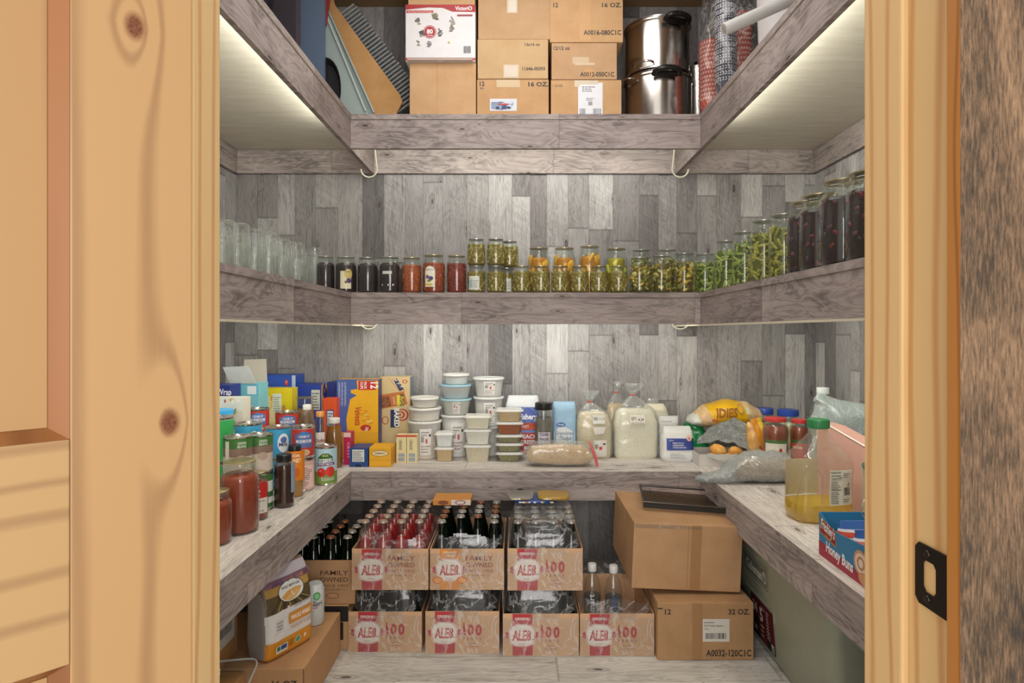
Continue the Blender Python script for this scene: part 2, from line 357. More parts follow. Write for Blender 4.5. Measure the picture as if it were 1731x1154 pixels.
class Loft:                                     # soft shapes: sections (z, cx, cy, half width, half depth)
    def __init__(s, secs, n=3.0, wr=.003, fr=25, seed=0): s.s = secs; s.n = n; s.wr = wr; s.fr = fr; s.sd = seed
    def at(s, z):
        q = s.s
        if z <= q[0][0]: return q[0][1:]
        for a, b in zip(q, q[1:]):
            if z <= b[0]:
                t = (z-a[0])/max(1e-6, b[0]-a[0]); t = t*t*(3-2*t)*.5+t*.5
                return tuple(a[i]*(1-t)+b[i]*t for i in range(1, 5))
        return q[-1][1:]
    def disp(s, x, y, z):
        p = Vector((x, y, z))*s.fr+Vector((s.sd*7.1, s.sd*3.3, 0)); a = noise.noise(p); b = abs(noise.noise(p*2.3+Vector((5, 5, 5))))
        return s.wr*(a+.8*(.3-b))
    def pt(s, th_, z):
        cx, cy, hw, hd = s.at(z); c, d = math.cos(th_), math.sin(th_); e = 2/s.n
        x = hw*math.copysign(abs(c)**e, c); y = hd*math.copysign(abs(d)**e, d); k = s.disp(cx+x, cy+y, z); L = math.hypot(x, y)+1e-6
        return (cx+x+k*x/L, cy+y+k*y/L, z)
    def bm(s, seg=40, dz=.008, cap=True):
        bm = bmesh.new(); z0, z1 = s.s[0][0], s.s[-1][0]; n = max(4, int((z1-z0)/dz)); R_ = []
        for j in range(n+1):
            z = z0+(z1-z0)*j/n; R_.append([bm.verts.new(s.pt(2*PI*i/seg, z)) for i in range(seg)])
        for a, b in zip(R_, R_[1:]):
            for i in range(seg): bm.faces.new((a[i], a[(i+1) % seg], b[(i+1) % seg], b[i]))
        if cap: bm.faces.new(R_[0][::-1]); bm.faces.new(R_[-1])
        return bm
    def front(s, ox=0, oz=0, off=.0012):
        def f(u, v, l):
            z = oz+v; cx, cy, hw, hd = s.at(z); x = ox+u; q = min(.999, abs((x-cx)/hw)) if hw > 0 else 0
            y = hd*(1-q**s.n)**(1/s.n); k = s.disp(x, cy-y, z); return (x, cy-y-max(k, 0)-l-off, z)
        return f
# ================================================================ the room
def struct(name, bm, m, parent=None):
    o = mk(name, bm, m, parent)
    if not parent: o['kind'] = 'structure'
    return o
HC = 2.743
struct('floor', box(-2.2, 2.2, -2.2, YB+.1, -.05, 0), M_FLOOR)
struct('ceiling', box(XL-.1, XR+.1, .62, YB+.1, HC, HC+.05), plain('a98a63', .7))
struct('wall_back', box(XL-.1, XR+.1, YB, YB+.1, 0, HC), M_WALLX)
struct('wall_left', box(XL-.1, XL, .78, YB, 0, HC), M_WALLY)
struct('wall_right', box(XR, XR+.1, .78, YB, 0, HC), M_WALLY)
struct('wall_front_left', box(XL-.1, -.40, .705, .78, 0, HC), plain('b9b4ad', .8))
struct('wall_front_right', box(.458, XR+.1, .62, .78, 0, HC), plain('b9b4ad', .8))
M_JX = pine('pine_jamb', 'Y', 'Z', 'e2bf88', 'c9935a', 160, (), 10)
M_JL = pine('pine_jamb_left', 'X', 'Z', 'd0ab76', 'bf9058', 140, (), 10)
# left jamb, right jamb with its stop and rabbet, barn board casing
struct('trim_1', box(-.398, -.373, .712, .776, 0, 2.1, .002), M_JX)
struct('trim_2', box(.431, .446, .70, .776, 0, 2.1, .003), M_JX)
struct('trim_3', box(.4385, .4578, .607, .6995, 0, 2.1, .002), M_JX)
b = bmesh.new(); bx(b, .4180, .72, .588, .6065, 0, 2.2, 0)
for f in b.faces:
    f.normal_update()
    if f.normal.x < -.9: f.material_index = 1
M_AMB = pine('shaded_pine_edge', 'Y', 'Z', 'b57a3a', '8f5a26', 300)  # shadow at the jamb edge put into this darker amber
struct('trim_4', b, [M_BARN, M_AMB])
struct('trim_5', box(.4345, .4382, .607, .6235, 0, 2.1), M_AMB)
# door, standing open at the left: local x runs along the leaf away from the hinge, +y is its visible face
door = th('door_1', '', '', (-.373, .708, 0)); del door['label']; del door['category']; door['kind'] = 'structure'
ang = math.atan2(-.739, -.673); door.rotation_euler = (0, 0, ang)
KN = ((.0577, 1.456), (.0232, 1.029))
dn = lambda n, *a, m: struct(n, box(*a), m, door)
dn('stile', 0.0, .115, -.033, 0.002, .01, 2.03, .0015, m=pine('pine_stile', 'X', 'Z', 'a98559', '8d6a45', 105, KN, 6))
dn('stile', .585, .70, -.033, 0.002, .01, 2.03, .0015, m=pine('pine_stile_far', 'X', 'Z', 'a98559', '8d6a45', 105, (), 6))
PR = pine('pine_rail', 'Z', 'X', 'a8875a', '8e6c48', 150, (), 12)
for z0, z1 in ((.01, .22), (.797, 1.022), (1.92, 2.03)): dn('rail', .1152, .5848, -.033, .002, z0, z1, .0015, m=PR)
PP = pine('pine_panel', 'X', 'Z', 'a07c50', '88643e', 90, (), 9)
MB_ = pine('amber_pine_moulding', 'X', 'Z', '86552b', '6f4320', 60)
for z0, z1 in ((.22, .797), (1.022, 1.92)):
    dn('panel', .131, .569, -.022, -.013, z0+.012, z1-.012, 0, m=PP)
    b = bmesh.new(); A = [(.1152, z0), (.5848, z0), (.5848, z1), (.1152, z1)]; B = [(.131, z0+.012), (.569, z0+.012), (.569, z1-.012), (.131, z1-.012)]
    va = [b.verts.new((x, 0, z)) for x, z in A]; vb = [b.verts.new((x, -.014, z)) for x, z in B]; vc = [b.verts.new((x, -.024, z)) for x, z in A]
    for i in range(4):
        j = (i+1) % 4; b.faces.new((va[i], va[j], vb[j], vb[i])); b.faces.new((vb[i], vb[j], vc[j], vc[i]))
    struct('moulding', b, MB_, door)
# strike plate
sp = th('strike_plate', 'black metal strike plate screwed to the pine door jamb', 'strike plate', (.4375, .655, .868))
b = bmesh.new()
o = [(-.025, -.033), (.02, -.033), (.027, -.026), (.027, .026), (.02, .033), (-.025, .033)]; o = [(-.040 if x < 0 else x, z) for x, z in o]
prf = [(-.030, -.033), (.022, -.033), (.028, -.027), (.028, .027), (.022, .033), (-.024, .033), (-.030, .024), (-.030, -.024)]
hole = [(-.002, -.017), (.012, -.017), (.016, -.012), (.016, .012), (.012, .017), (-.002, .017), (-.006, .012), (-.006, -.012)]
for xx in (-.0018, 0.0002):
    pass
def ringplate(b, x):
    A = [b.verts.new((x, y, z)) for y, z in prf]; H = [b.verts.new((x, -y*1+0, z)) for y, z in [(-h[0], h[1]) for h in hole]]
    return A, H
A1, H1 = ringplate(b, -.0018); A2, H2 = ringplate(b, 0)
# bridge outer and inner outline quad by quad (same winding, rotated start)
ho = [4, 5, 6, 7, 0, 1, 2, 3]
pairs = [(0, 7), (1, 0), (2, 1), (3, 4-1), (4, 4), (5, 5), (6, 6), (7, 7)]
def bridge(A, H):
    m = {0: 0, 1: 1, 2: 2, 3: 3, 4: 4, 5: 5, 6: 6, 7: 7}
    for i in range(8):
        j = (i+1) % 8; b.faces.new((A[i], A[j], H[j], H[i]))
bridge(A1, H1); bridge(A2, H2)
for L1, L2 in ((A1, A2), (H1, H2)):
    for i in range(8): b.faces.new((L1[i], L1[(i+1) % 8], L2[(i+1) % 8], L2[i]))
bmesh.ops.recalc_face_normals(b, faces=b.faces)
mk('plate', b, plain('33302d', .35, .8), sp)
for z in (-.024, .024):
    s = mk('screw', lathe([(0.0045, 0), (.004, .0012), (0, .0016)], 12), plain('4a4642', .3, .9), sp); s.location = (-.0018, .008, z); s.rotation_euler = (0, -PI/2, 0)
# ================================================================ shelves
def shelf(name, label, zt, th_, fas, cat, topmats):
    """U-shaped shelf: each run a board with a lip"""
    out = []
    for side in ('left', 'right', 'back'):
        t = th(name, label % side, cat, (0, 0, 0)); zb = zt-th_
        mt, mf = topmats
        if side == 'left': bd = (XL+.001, IL, .80, YB-.001); lip = (IL-.022, IL-.004, .80, YB-.0205)
        elif side == 'right': bd = (IR, XR-.001, .80, YB-.001); lip = (IR+.004, IR+.022, .80, YB-.0205)
        else: bd = (IL+.0005, IR-.0005, YF, YB-.001); lip = (IL-.003, IR+.003, YF+.004, YF+.022)
        m = (mt[0] if side == 'back' else mt[1]); f = (mf[0] if side == 'back' else mf[1])
        bm = box(*bd, zb+.0008, zt, 0); bm.faces.ensure_lookup_table()
        for q in bm.faces:
            if q.normal.z < -.5 or (q.calc_center_median().z < zb+.002): q.material_index = 1
            elif abs((q.calc_center_median().z)-(zb+zt)/2) < .004: q.material_index = 2
        mk('board', bm, [m, M_PLY, f], t)
        lm = mk('lip', box(*lip, zb-fas, zb), f, t)
        out.append(t)
    return out
shelf('upper_shelf', 'high grey wood shelf with a deep lip, %s run of the highest level', ZT, .022, .122, 'shelf', ((M_FASX, M_FASY), (M_FASX, M_FASY)))
shelf('middle_shelf', 'grey wood shelf carrying glass jars, %s run of the middle level', ZM, .022, .112, 'shelf', ((M_FASX, M_FASY), (M_FASX, M_FASY)))
shelf('pantry_counter', 'pale grey wood plank counter, %s run of the lowest level', ZC, .027, .097, 'counter', ((M_TOPX, M_TOPY), (M_FASX, M_FASY)))
# wall battens below the upper shelf
for z0, z1 in ((1.912, 2.0275),):
    tag(mk('shelf_batten', box(XL+.02, XR-.02, YB-.0195, YB-.0005, z0, z1), M_FASX), 'long grey wood batten on the back wall below the highest shelf', 'batten')
    tag(mk('shelf_batten', box(XL+.0005, XL+.0195, .80, YB-.001, z0, z1), M_FASY), 'grey wood batten on the left wall below the highest shelf', 'batten')
    tag(mk('shelf_batten', box(XR-.0195, XR-.0005, .80, YB-.001, z0, z1), M_FASY), 'grey wood batten on the right wall below the highest shelf', 'batten')
for zz in (ZM-.137,):  # pale raw edge below the middle lips
    for a in ((IL-.022, IL-.004, .80, YB-.021), (IR+.004, IR+.022, .80, YB-.021)):
        s_ = 'left' if a[0] < 0 else 'right'
        tag(mk('edge_strip', box(*a, zz-.004, zz+.0025), plain('e5dcc4', .5)), 'thin cream strip under the lip of the middle shelf on the %s' % s_, 'strip')
for z0, sx, top, nm in ((1.905, -1, 1, 'left end of the highest shelf'), (1.905, 1, 1, 'right end of the highest shelf'), (1.158, -1, 0, 'left end of the middle shelf'), (1.158, 1, 0, 'right end of the middle shelf')):
    cx = X(624, YF+.05) if sx < 0 else X(1150, YF+.05)
    b = bmesh.new(); pts = []
    if top:
        for i in range(17):
            a = PI*(i/16); pts.append((cx+sx*.0+(.035*math.cos(a))*(1 if sx < 0 else -1), YF+.05, z0-.075-.035*math.sin(a)))
        pts = [(cx+.012*(1 if sx < 0 else -1), YF+.05, z0+.12), (cx+.026*(1 if sx < 0 else -1), YF+.05, z0)]+pts
    else:
        for i in range(17):
            a = PI*(i/16); pts.append((cx+.036*math.cos(a), YF+.05, z0+.012-.030*math.sin(a)))
        pts = [(cx+.036, YF+.05, z0+.10)]+pts+[(cx-.036, YF+.05, z0+.10)]
    tag(mk('light_cable', tube(b, pts, .0032), plain('e9e6cf', .4), smooth=True), 'cream cable loop hanging below the %s' % nm, 'cable', None)
# ================================================================ cartons on the highest shelf
CB = card(); CB2 = card('bb9168', 'c8a27a'); CB3 = card('c79e72', 'd4b085')
def carton(name, label, x0, x1, z0, z1, Y, d, mat=CB, tape=False, group=None, cat='box', seam=True):
    t = th(name, label, cat, ((x0+x1)/2, Y, z0), 0, group); w_ = x1-x0; h = z1-z0
    bm = bx(bmesh.new(), -w_/2, w_/2, 0, d, 0, h, min(.003, h*.05))
    mk('carton', bm, mat, t, smooth=False)
    if tape: mk('packing_tape', bx(bmesh.new(), -.025, .025, -.0006, d*.5, h*.0+.002, h*.33), plain('cfa774', .25), t)
    return t, w_, h
INK = '2e2a26'
YT = 2.655
def bxp(px0, px1): return X(px0, YT)+.0008, X(px1, YT)-.0008
ht = lambda py: Z(py, YT)
c1, w_, h = carton('shipping_carton', 'plain brown carton under the red and white kitchen appliance box', *bxp(692, 805), ZT, ht(106), YT, .28, card('c59d72', 'd3ad83'))
P = Print(); P.rect(-w_/2+.118, .0, -w_/2+.1195, h, 'b98a58'); P.rect(.02, .004, .055, .035, 'd3a878'); P.build('seam', c1, fmap(0, 0, 0), .8)
# red and white appliance box
t = th('kitchen_appliance_box', 'white box with red borders and a round 80 badge on a plain carton', 'box', (X(744.5, YT-.01), YT-.01, ht(106)+.001)); w_ = X(804, YT)-X(685, YT)-.003; h = .242
mk('carton', bx(bmesh.new(), -w_/2, w_/2, 0, .27, 0, h, .003), plain('eceaea', .5), t)
mk('bottom_flap', bx(bmesh.new(), -w_/2+.01, w_/2-.012, -.012, -.0005, .0, .012), plain('b9a59a', .7), t)
P = Print(); RD = 'b22a2e'
P.poly([(-w_/2, h), (-w_/2, h-.022), (-.05, h-.012), (.01, h-.014), (.05, h-.030), (w_/2, h-.032), (w_/2, h)], RD); P.rect(-w_/2+.004, h-.036, -.03, h-.025, 'c8504c'); P.text('Our Most Desired Package', -.087, h-.034, .006, 'f3dedb', .1)
P.text('VictoriO', w_/2-.05, h-.024, .017, 'ffffff', .072, bold=.02); P.rect(w_/2-.078, h-.050, w_/2-.012, h-.042, '9c3a44')
P.ell(-.045, h*.52, .028, .028, RD).ell(-.045, h*.52, .025, .025, 'f4eeee').ell(-.045, h*.52, .0235, .0235, RD).text('80', -.045, h*.49, .018, 'ffffff', bold=.03).text('YEARS', -.045, h*.445, .006, 'ffffff')
r = random.Random(3)
for cx, cy in ((-.095, .17), (-.02, .19), (.055, .17), (-.1, .08), (-.045, .075), (.0, .12), (.05, .14), (-.075, .12)):
    for k in range(5):
        a = r.uniform(0, 3.1); P.rect(cx+r.uniform(-.012, .012)-.007, cy+r.uniform(-.014, .014), cx+.007, cy+r.uniform(-.01, .012)+.003, r.choice(['6f6a66', '4c4a4a', '9c9894', '7e7a52']), a)
    P.ell(cx+r.uniform(-.008, .008), cy-.01, .008, .004, r.choice(['8d8a86', 'a7a07c', '57545a']))
P.bars(w_/2-.05, .035, w_/2-.02, .065, '4a4a4a', 4); P.poly([(.03, .078), (.042, .078), (.036, .088)], 'c8b23c')
P.rect(-w_/2, .004, -.022, .015, 'cb463c').rect(.022, .004, w_/2, .015, 'cb463c').ell(0, .004, .018, .007, 'f0eeee')
P.build('printed_panel', t, fmap(0, 0, 0))
t2, w_, h = carton('shipping_carton', 'tan carton on top of the red and white appliance box', X(690, YT), X(803, YT), ht(106)+.245, HC-.03, YT, .26, CB3)
# middle stack
c, w_, h = carton('shipping_carton', 'carton marked 12 and 16 OZ. with a blue printed label, middle stack bottom', *bxp(806, 928), ZT, ht(134), YT, .30, card('c0976a', 'cfa77b'))
P = Print(); P.rect(-.07, h-.034, .03, h-.002, 'd8bd94').text('12', -w_/2+.022, h-.028, .018, INK, bold=.03).text('BW', -w_/2+.022, h-.042, .007, '31506b', bold=.02).text('16 OZ.', w_/2-.045, h-.03, .018, INK, .085, bold=.03)
P.rect(-w_/2+.055, .022, -w_/2+.17, .074, 'dfe3ea')
for i in range(22): P.rect(-w_/2+.058+r.uniform(0, .10), .026+r.uniform(0, .038), -w_/2+.058+r.uniform(0, .10), .028+r.uniform(0, .04), r.choice(['33497a', '2e3c5e', '8ea0bd', 'e6e9ef']))
P.rect(-w_/2+.09, .046, -w_/2+.135, .053, 'b8433f').ell(-w_/2+.088, .035, .008, .005, '23345a').ell(-w_/2+.136, .035, .008, .005, '23345a')
P.text('A0016-080C1C', .02, -.004+.002, .010, INK, .13); P.build('printing', c, fmap(0, 0, 0))
c, w_, h = carton('shipping_carton', 'carton marked 12x16 oz with a torn tape patch, middle stack centre', *bxp(807, 927), ht(134)+.0008, ht(67), YT-.004, .30, card('c4a377', 'd0b188'))
P = Print(); P.rect(-.04, .004, .025, .06, 'd7c6ab').rect(-.035, .01, .018, .055, 'ddd0ba').text('12x16 oz', w_/2-.068, h-.028, .011, INK, .064, bold=.02).text('11646-00393', w_/2-.062, .036, .014, INK, .096, bold=.02); P.build('printing', c, fmap(0, 0, 0))
c, w_, h = carton('shipping_carton', 'beige carton with a small tape patch at its top, middle stack top', *bxp(808, 930), ht(67)+.0008, ht(-68), YT-.002, .30, card('bf9a72', 'caa882'))
P = Print(); P.rect(-.03, .112, .014, .2, 'dccdb4').rect(-.022, .118, .008, .2, 'e6dbc8'); P.build('tape_patch', c, fmap(0, 0, 0))
# right stack
c, w_, h = carton('shipping_carton', 'carton marked 1 DOZ. with a white shipping sheet, right stack bottom', *bxp(931, 1051), ZT, ht(135), YT, .30, card('c2996c', 'd1aa7e'))
P = Print(); P.text('1 DOZ.', -w_/2+.030, h-.03, .010, INK, .043); P.rect(-.035, .004, .070, h-.012, 'eceef0').rect(-.05, h-.03, .05, h-.002, 'dfcfb4'); P.rect(-.028, .012, .064, h-.02, 'eef0f2')
P.lines(-.018, h-.05, .05, h-.024, 3, '777777', 5).bars(.008, .045, .026, .062, '555555', 3).bars(-.028, .008, -.004, .032, '6a7480', 6).bars(.028, .008, .064, .032, '6a7480', 8).lines(.0, .066, .036, .08, 3, '888888')
P.build('printing', c, fmap(0, 0, 0))
c, w_, h = carton('shipping_carton', 'carton marked 12/12 oz, right stack centre', *bxp(932, 1043), ht(135)+.0008, ht(73), YT-.003, .30, card('bd9770', 'cba680'))
P = Print(); P.rect(-.05, .065, .02, .095, 'd2b994').rect(-.04, .06, .045, .072, 'd6bf9b').rect(.0, .01, .04, .045, 'cf9f68').text('12/12 oz', -w_/2+.043, h-.03, .015, INK, .070, bold=.02).text('A0012-050C1C', w_/2-.085, .013, .018, INK, .145, bold=.02); P.build('printing', c, fmap(0, 0, 0))
c, w_, h = carton('shipping_carton', 'large carton marked 12 and 16 OZ. A0016-080C1C, right stack top', *bxp(929, 1053), ht(73)+.0008, ht(-62), YT-.006, .32, card('c49b6e', 'd2ab7f'))
P = Print(); P.rect(-.03, .004, .02, h-.01, 'd0a068'); P.text('12', -w_/2+.025, .150, .018, INK, bold=.02).text('16 OZ.', w_/2-.048, .150, .018, INK, .082, bold=.02).text('A0016-080C1C', w_/2-.088, .032, .020, INK, .16, bold=.02)
P.build('printing', c, fmap(0, 0, 0))
# ---------------------------------------------------------------- leaning panels, left corner
def slab(name, label, cat, pxs, Y, thick, mat, mats2=None, bev=0, group=None):
    poly = [(X(px, Y), max(Z(py, Y), ZT+.001)) for px, py in pxs]
    cx = sum(p[0] for p in poly)/len(poly); t = th(name, label, cat, (cx, Y, ZT+.001), 0, group)
    b = prism(bmesh.new(), [(x-cx, z-ZT-.001) for x, z in poly], 0, thick)
    if bev: bmesh.ops.bevel(b, geom=list(b.edges), offset=bev, segments=2, affect='EDGES')
    mk('panel', b, mat, t); return t, cx
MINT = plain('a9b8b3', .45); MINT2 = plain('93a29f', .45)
t, cx = slab('folding_table', 'pale mint folding table leaning in the left corner, front one of two', 'table', [(430, 205), (470, -60), (522, -60), (549, 12), (624, 203)], 2.665, .03, MINT, bev=.004)
b = bmesh.new(); tube(b, [(X(px, 2.66)-cx, -.0045, Z(py, 2.66)-ZT-.001) for px, py in ((522, -40), (546, 14), (618, 188))], .004); mk('rim', b, plain('c3cfca', .35), t, smooth=True)
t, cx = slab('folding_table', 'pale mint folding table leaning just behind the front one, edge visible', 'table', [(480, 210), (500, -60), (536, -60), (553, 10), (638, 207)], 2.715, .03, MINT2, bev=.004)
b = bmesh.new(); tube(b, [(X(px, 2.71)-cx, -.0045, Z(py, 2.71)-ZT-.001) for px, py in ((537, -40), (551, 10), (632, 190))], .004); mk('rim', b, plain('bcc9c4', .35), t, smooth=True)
slab('cardboard_sheet', 'brown cardboard sheet with rounded corners leaning behind the mint tables', 'cardboard', [(560, 207), (548, -60), (556, -30), (566, 8), (676, 160), (680, 172), (664, 205)], 2.77, .012, card('c3935d', 'd2a56e'))
t, cx = slab('storage_bin', 'slate blue bin side standing at the left of the highest shelf', 'bin', [(505, 300), (505, -40), (547, -40), (547, 300)], 2.56, .03, plain('64778f', .5), bev=.004)
mk('edge_band', bx(bmesh.new(), X(499, 2.56)-cx, X(504.5, 2.56)-cx, 0, .03, 0, .75), plain('cfd0c8', .5), t)
t, cx = slab('gift_box', 'dark box printed with purple and pink flowers beside the blue bin', 'box', [(430, 300), (430, -60), (500, -60), (500, 300)], 2.28, .05, plain('3d3840', .5))
P = Print()
for i in range(26): P.ell(X(r.uniform(435, 496), 2.28)-cx, r.uniform(.25, .70), r.uniform(.004, .014), r.uniform(.008, .035), r.choice(['a0609c', '7a3f78', 'c58bb4', '2a2730', 'd9a760', '57505a']))
P.poly([(X(452, 2.28)-cx, .45), (X(468, 2.28)-cx, .38), (X(474, 2.28)-cx, .66), (X(452, 2.28)-cx, .66)], 'e6e2e2').lines(X(455, 2.28)-cx, .46, X(470, 2.28)-cx, .6, 6, '6a6a6a')
P.build('printed_panel', t, fmap(0, 0, 0))
t, cx = slab('snack_carton', 'small red printed carton wedged between the blue bin and mint table', 'box', [(520, -50), (560, -50), (549, 38), (546, 39)], 2.62, .03, plain('a23a3c', .5))
t.location.z += 0; P = Print()
for i in range(12): P.rect(X(532+i, 2.62)-cx, Z(-10+i*2, 2.62)-ZT, X(538+i, 2.62)-cx, Z(-4+i*3, 2.62)-ZT, r.choice(['e3d9d6', 'd07a70', '6e2228', 'c9453f']))
P.build('printed_panel', t, fmap(0, 0, 0))
t = th('round_pan', 'black round pan standing on edge in front of the mint tables', 'pan', (X(551, 2.60), 2.615, Z(150, 2.6))); b = lathe([(.0, 0), (.085, 0), (.10, .02), (.104, .02), (.088, -.003), (0, -.003)], 32); bmesh.ops.scale(b, vec=(.62, 1.25, 1), verts=b.verts)
o = mk('pan', b, plain('2b2a2b', .35), t, smooth=True); o.rotation_euler = (PI/2, 0, 0)
# stack of clear clamshell trays
t = th('clear_tray_stack', 'leaning stack of clear plastic trays between the cardboard sheet and cartons', 'tray', (X(676, 2.84), 2.795, Z(196, 2.84)), rot=(0, -.64, 0))
for i in range(30):
    b = bmesh.new(); wd = .135; bx(b, .004, wd-.004, 0, .16, .0, .0012)
    for q_ in range(4): bx(b, .004+q_*(wd-.009)/3, .0055+q_*(wd-.009)/3, 0, .16, .0012, .009)
    bx(b, 0, wd, -.001, .0004, -.004, .004); bx(b, -.0010, .0004, 0, .16, -.006, .004); bx(b, wd-.0004, wd+.001, 0, .16, -.006, .004)
    o = mk('tray', b, M_TRAY, t); o.location = (.003*math.sin(i*2.1), 0, .0175*i+.002)
# ---------------------------------------------------------------- pots
def pot(label, cx, cy, z, r0, h, lid=True, hand=True, name='stock_pot', seg=48):
    t = th(name, label, 'pot', (cx, cy, z))
    mk('pan_body', lathe([(r0*.93, 0), (r0*.985, .006), (r0, .02), (r0, h-.012), (r0*1.04, h-.006), (r0*1.04, h), (r0*1.01, h), (r0*.985, h-.004), (r0*.97, .01), (0, .008)], seg), M_STEEL, t, smooth=True)
    if lid:
        L = mk('lid', lathe([(r0*1.05, h+.0005), (r0*1.06, h+.006), (r0*.98, h+.012), (r0*.6, h+.026), (r0*.2, h+.034), (0, h+.035)], seg), M_STEEL, t, smooth=True)
        mk('lid_knob', lathe([(.010, h+.035), (.010, h+.045), (.022, h+.052), (.022, h+.062), (0, h+.066)], 20), plain('1c1b1b', .3), L, smooth=True)
    return t
def black_handle(parent, r0, z, phi):
    b = bmesh.new(); pts = []
    for i in range(13):
        a = PI*i/12; pts.append((math.cos(a)*.055, -(.012+.042*math.sin(a)**.6), 0))
    tube(b, pts, .011, 10); bx(b, -.05, .05, -.03, -.004, -.007, .007, .004)
    o = mk('handle', b, plain('191818', .28), parent, smooth=True); o.location = (r0*math.sin(phi), -r0*math.cos(phi), z); o.rotation_euler = (math.radians(-20), 0, phi); return o
def wire_handle(parent, r0, z, phi):
    b = bmesh.new(); pts = []
    for i in range(13):
        a = PI*i/12; pts.append((math.cos(a)*.045, -.004-(.036*math.sin(a)**.7), 0))
    tube(b, pts, .005, 8); o = mk('handle', b, M_STEEL, parent, smooth=True); o.location = (r0*math.sin(phi), -r0*math.cos(phi), z); o.rotation_euler = (0, 0, phi)
px, py_ = X(1112, 2.83), 2.825
p1 = pot('large steel stock pot with black handle, lower one of the stacked pair', px, py_, ZT, .148, .205, lid=False); black_handle(p1, .150, .178, .0)
wire_handle(p1, .15, .19, -1.2)
p2 = pot('steel steamer pot with lid and black handle, stacked on the lower pot', px-.004, py_, ZT+.206, .142, .235, lid=True); wire_handle(p2, .143, .035, -.62); black_handle(p2, .144, .205, .32)
mk('rim_band', lathe([(.1425, .012), (.150, .016), (.150, .024), (.1425, .028)], 48, cap=False), M_STEEL, p2, smooth=True)
p3 = pot('tall steel canner pot partly hidden at the right of the stacked pots', X(1186, 2.9)+.005, 2.965, ZT, .108, .30, lid=True)
# ---------------------------------------------------------------- party cups and tubs, right end of the highest shelf
def cups(label, cx, cy, z, n, r0, pit, c1, c2, pat):
    t = th('paper_cup_stack', label, 'cups', (cx, cy, z))
    for i in range(n):
        zb = i*pit; b = lathe([(r0*.72, zb), (r0*.98, zb+pit*3.3), (r0*1.04, zb+pit*3.4), (r0*1.04, zb+pit*3.55), (r0*.96, zb+pit*3.5)], 24, cap=False)
        o = mk('paper_cup', b, plain(c1, .5), t, smooth=True)
        P = Print()
        for k in range(-6, 7):
            if pat == 'dots': P.ell(k*.011+(i % 2)*.005, zb+pit*3.0, .0042, pit*.33, c2, 10)
            else: P.rect(k*.0105-.0035, zb+pit*2.6, k*.0105+.0035, zb+pit*2.75, c2, .7).rect(k*.0105-.0035, zb+pit*3.0, k*.0105+.0035, zb+pit*3.15, c2, -.7)
        P.build('print', o, cmap(r0*.985+.0005, 0, 0))
    return t
cups('second stack of coral dotted paper cups, right behind the navy patterned cups', .905, 2.54, ZT, 16, .046, .020, 'e0573f', 'f6b7a4', 'dots')
cups('left stack of coral dotted paper cups on the right upper shelf', .812, 2.63, ZT, 14, .048, .018, 'e0573f', 'f6b7a4', 'dots')
cups('stack of white and navy patterned paper cups beside the coral cups', .815, 2.45, ZT, 18, .040, .022, '4a5064', 'f0eef0', 'zig')
lb = Loft([(.0, 0, 0, .09, .15), (.05, 0, 0, .11, .17), (.35, 0, 0, .11, .16), (.5, 0, 0, .10, .12), (.6, 0, 0, .04, .03), (.66, 0, 0, .07, .03)], 2.8, .008, 12, 3)
t = th('clear_party_bag', 'clear plastic bag wrapped around the two paper cup stacks', 'bag', (.865, 2.55, ZT+.001)); mk('film', lb.bm(40, .012), M_FILM, t, smooth=True)
t = th('dish_stack', 'round clear dishes above the patterned cups by the pots', 'dishes', (1.03, 2.80, ZT))
for i in range(10):
    mk('dish', lathe([(.055, .38+i*.012), (.075, .384+i*.012), (.085, .402+i*.012), (.082, .403+i*.012), (.06, .387+i*.012)], 32), M_PET, t, smooth=True)
mk('stand', lathe([(.05, 0), (.05, .38)], 24), M_PET, t, smooth=True)
t = th('plastic_tub', 'white plastic tub with a small label, right end of the highest shelf', 'tub', (X(1330, 2.17)+.03, 2.19, ZT)); rr = .125
mk('tub_body', lathe([(rr*.88, 0), (rr, .40), (rr*1.03, .40), (rr*1.03, .42), (0, .42)], 40), plain('dcdad8', .35), t, smooth=True)
P = Print(); P.rect(-.05, .2, -.005, .30, 'cfd3cc').lines(-.045, .21, -.012, .29, 6, '8a8f8c'); P.build('tub_label', t, cmap(rr*.98, 0, -.35))
t = th('paper_roll', 'long white cardboard tube lying across the white tub', 'roll', (X(1275, 2.03), 2.025, Z(20, 2.03)))
b = lathe([(.02, 0), (.02, .5), (.017, .5), (.017, 0)], 24); o = mk('tube', b, plain('dededa', .4), t, smooth=True); o.rotation_euler = (0, math.radians(66), 0); o.location = (-.10, 0, -.06)
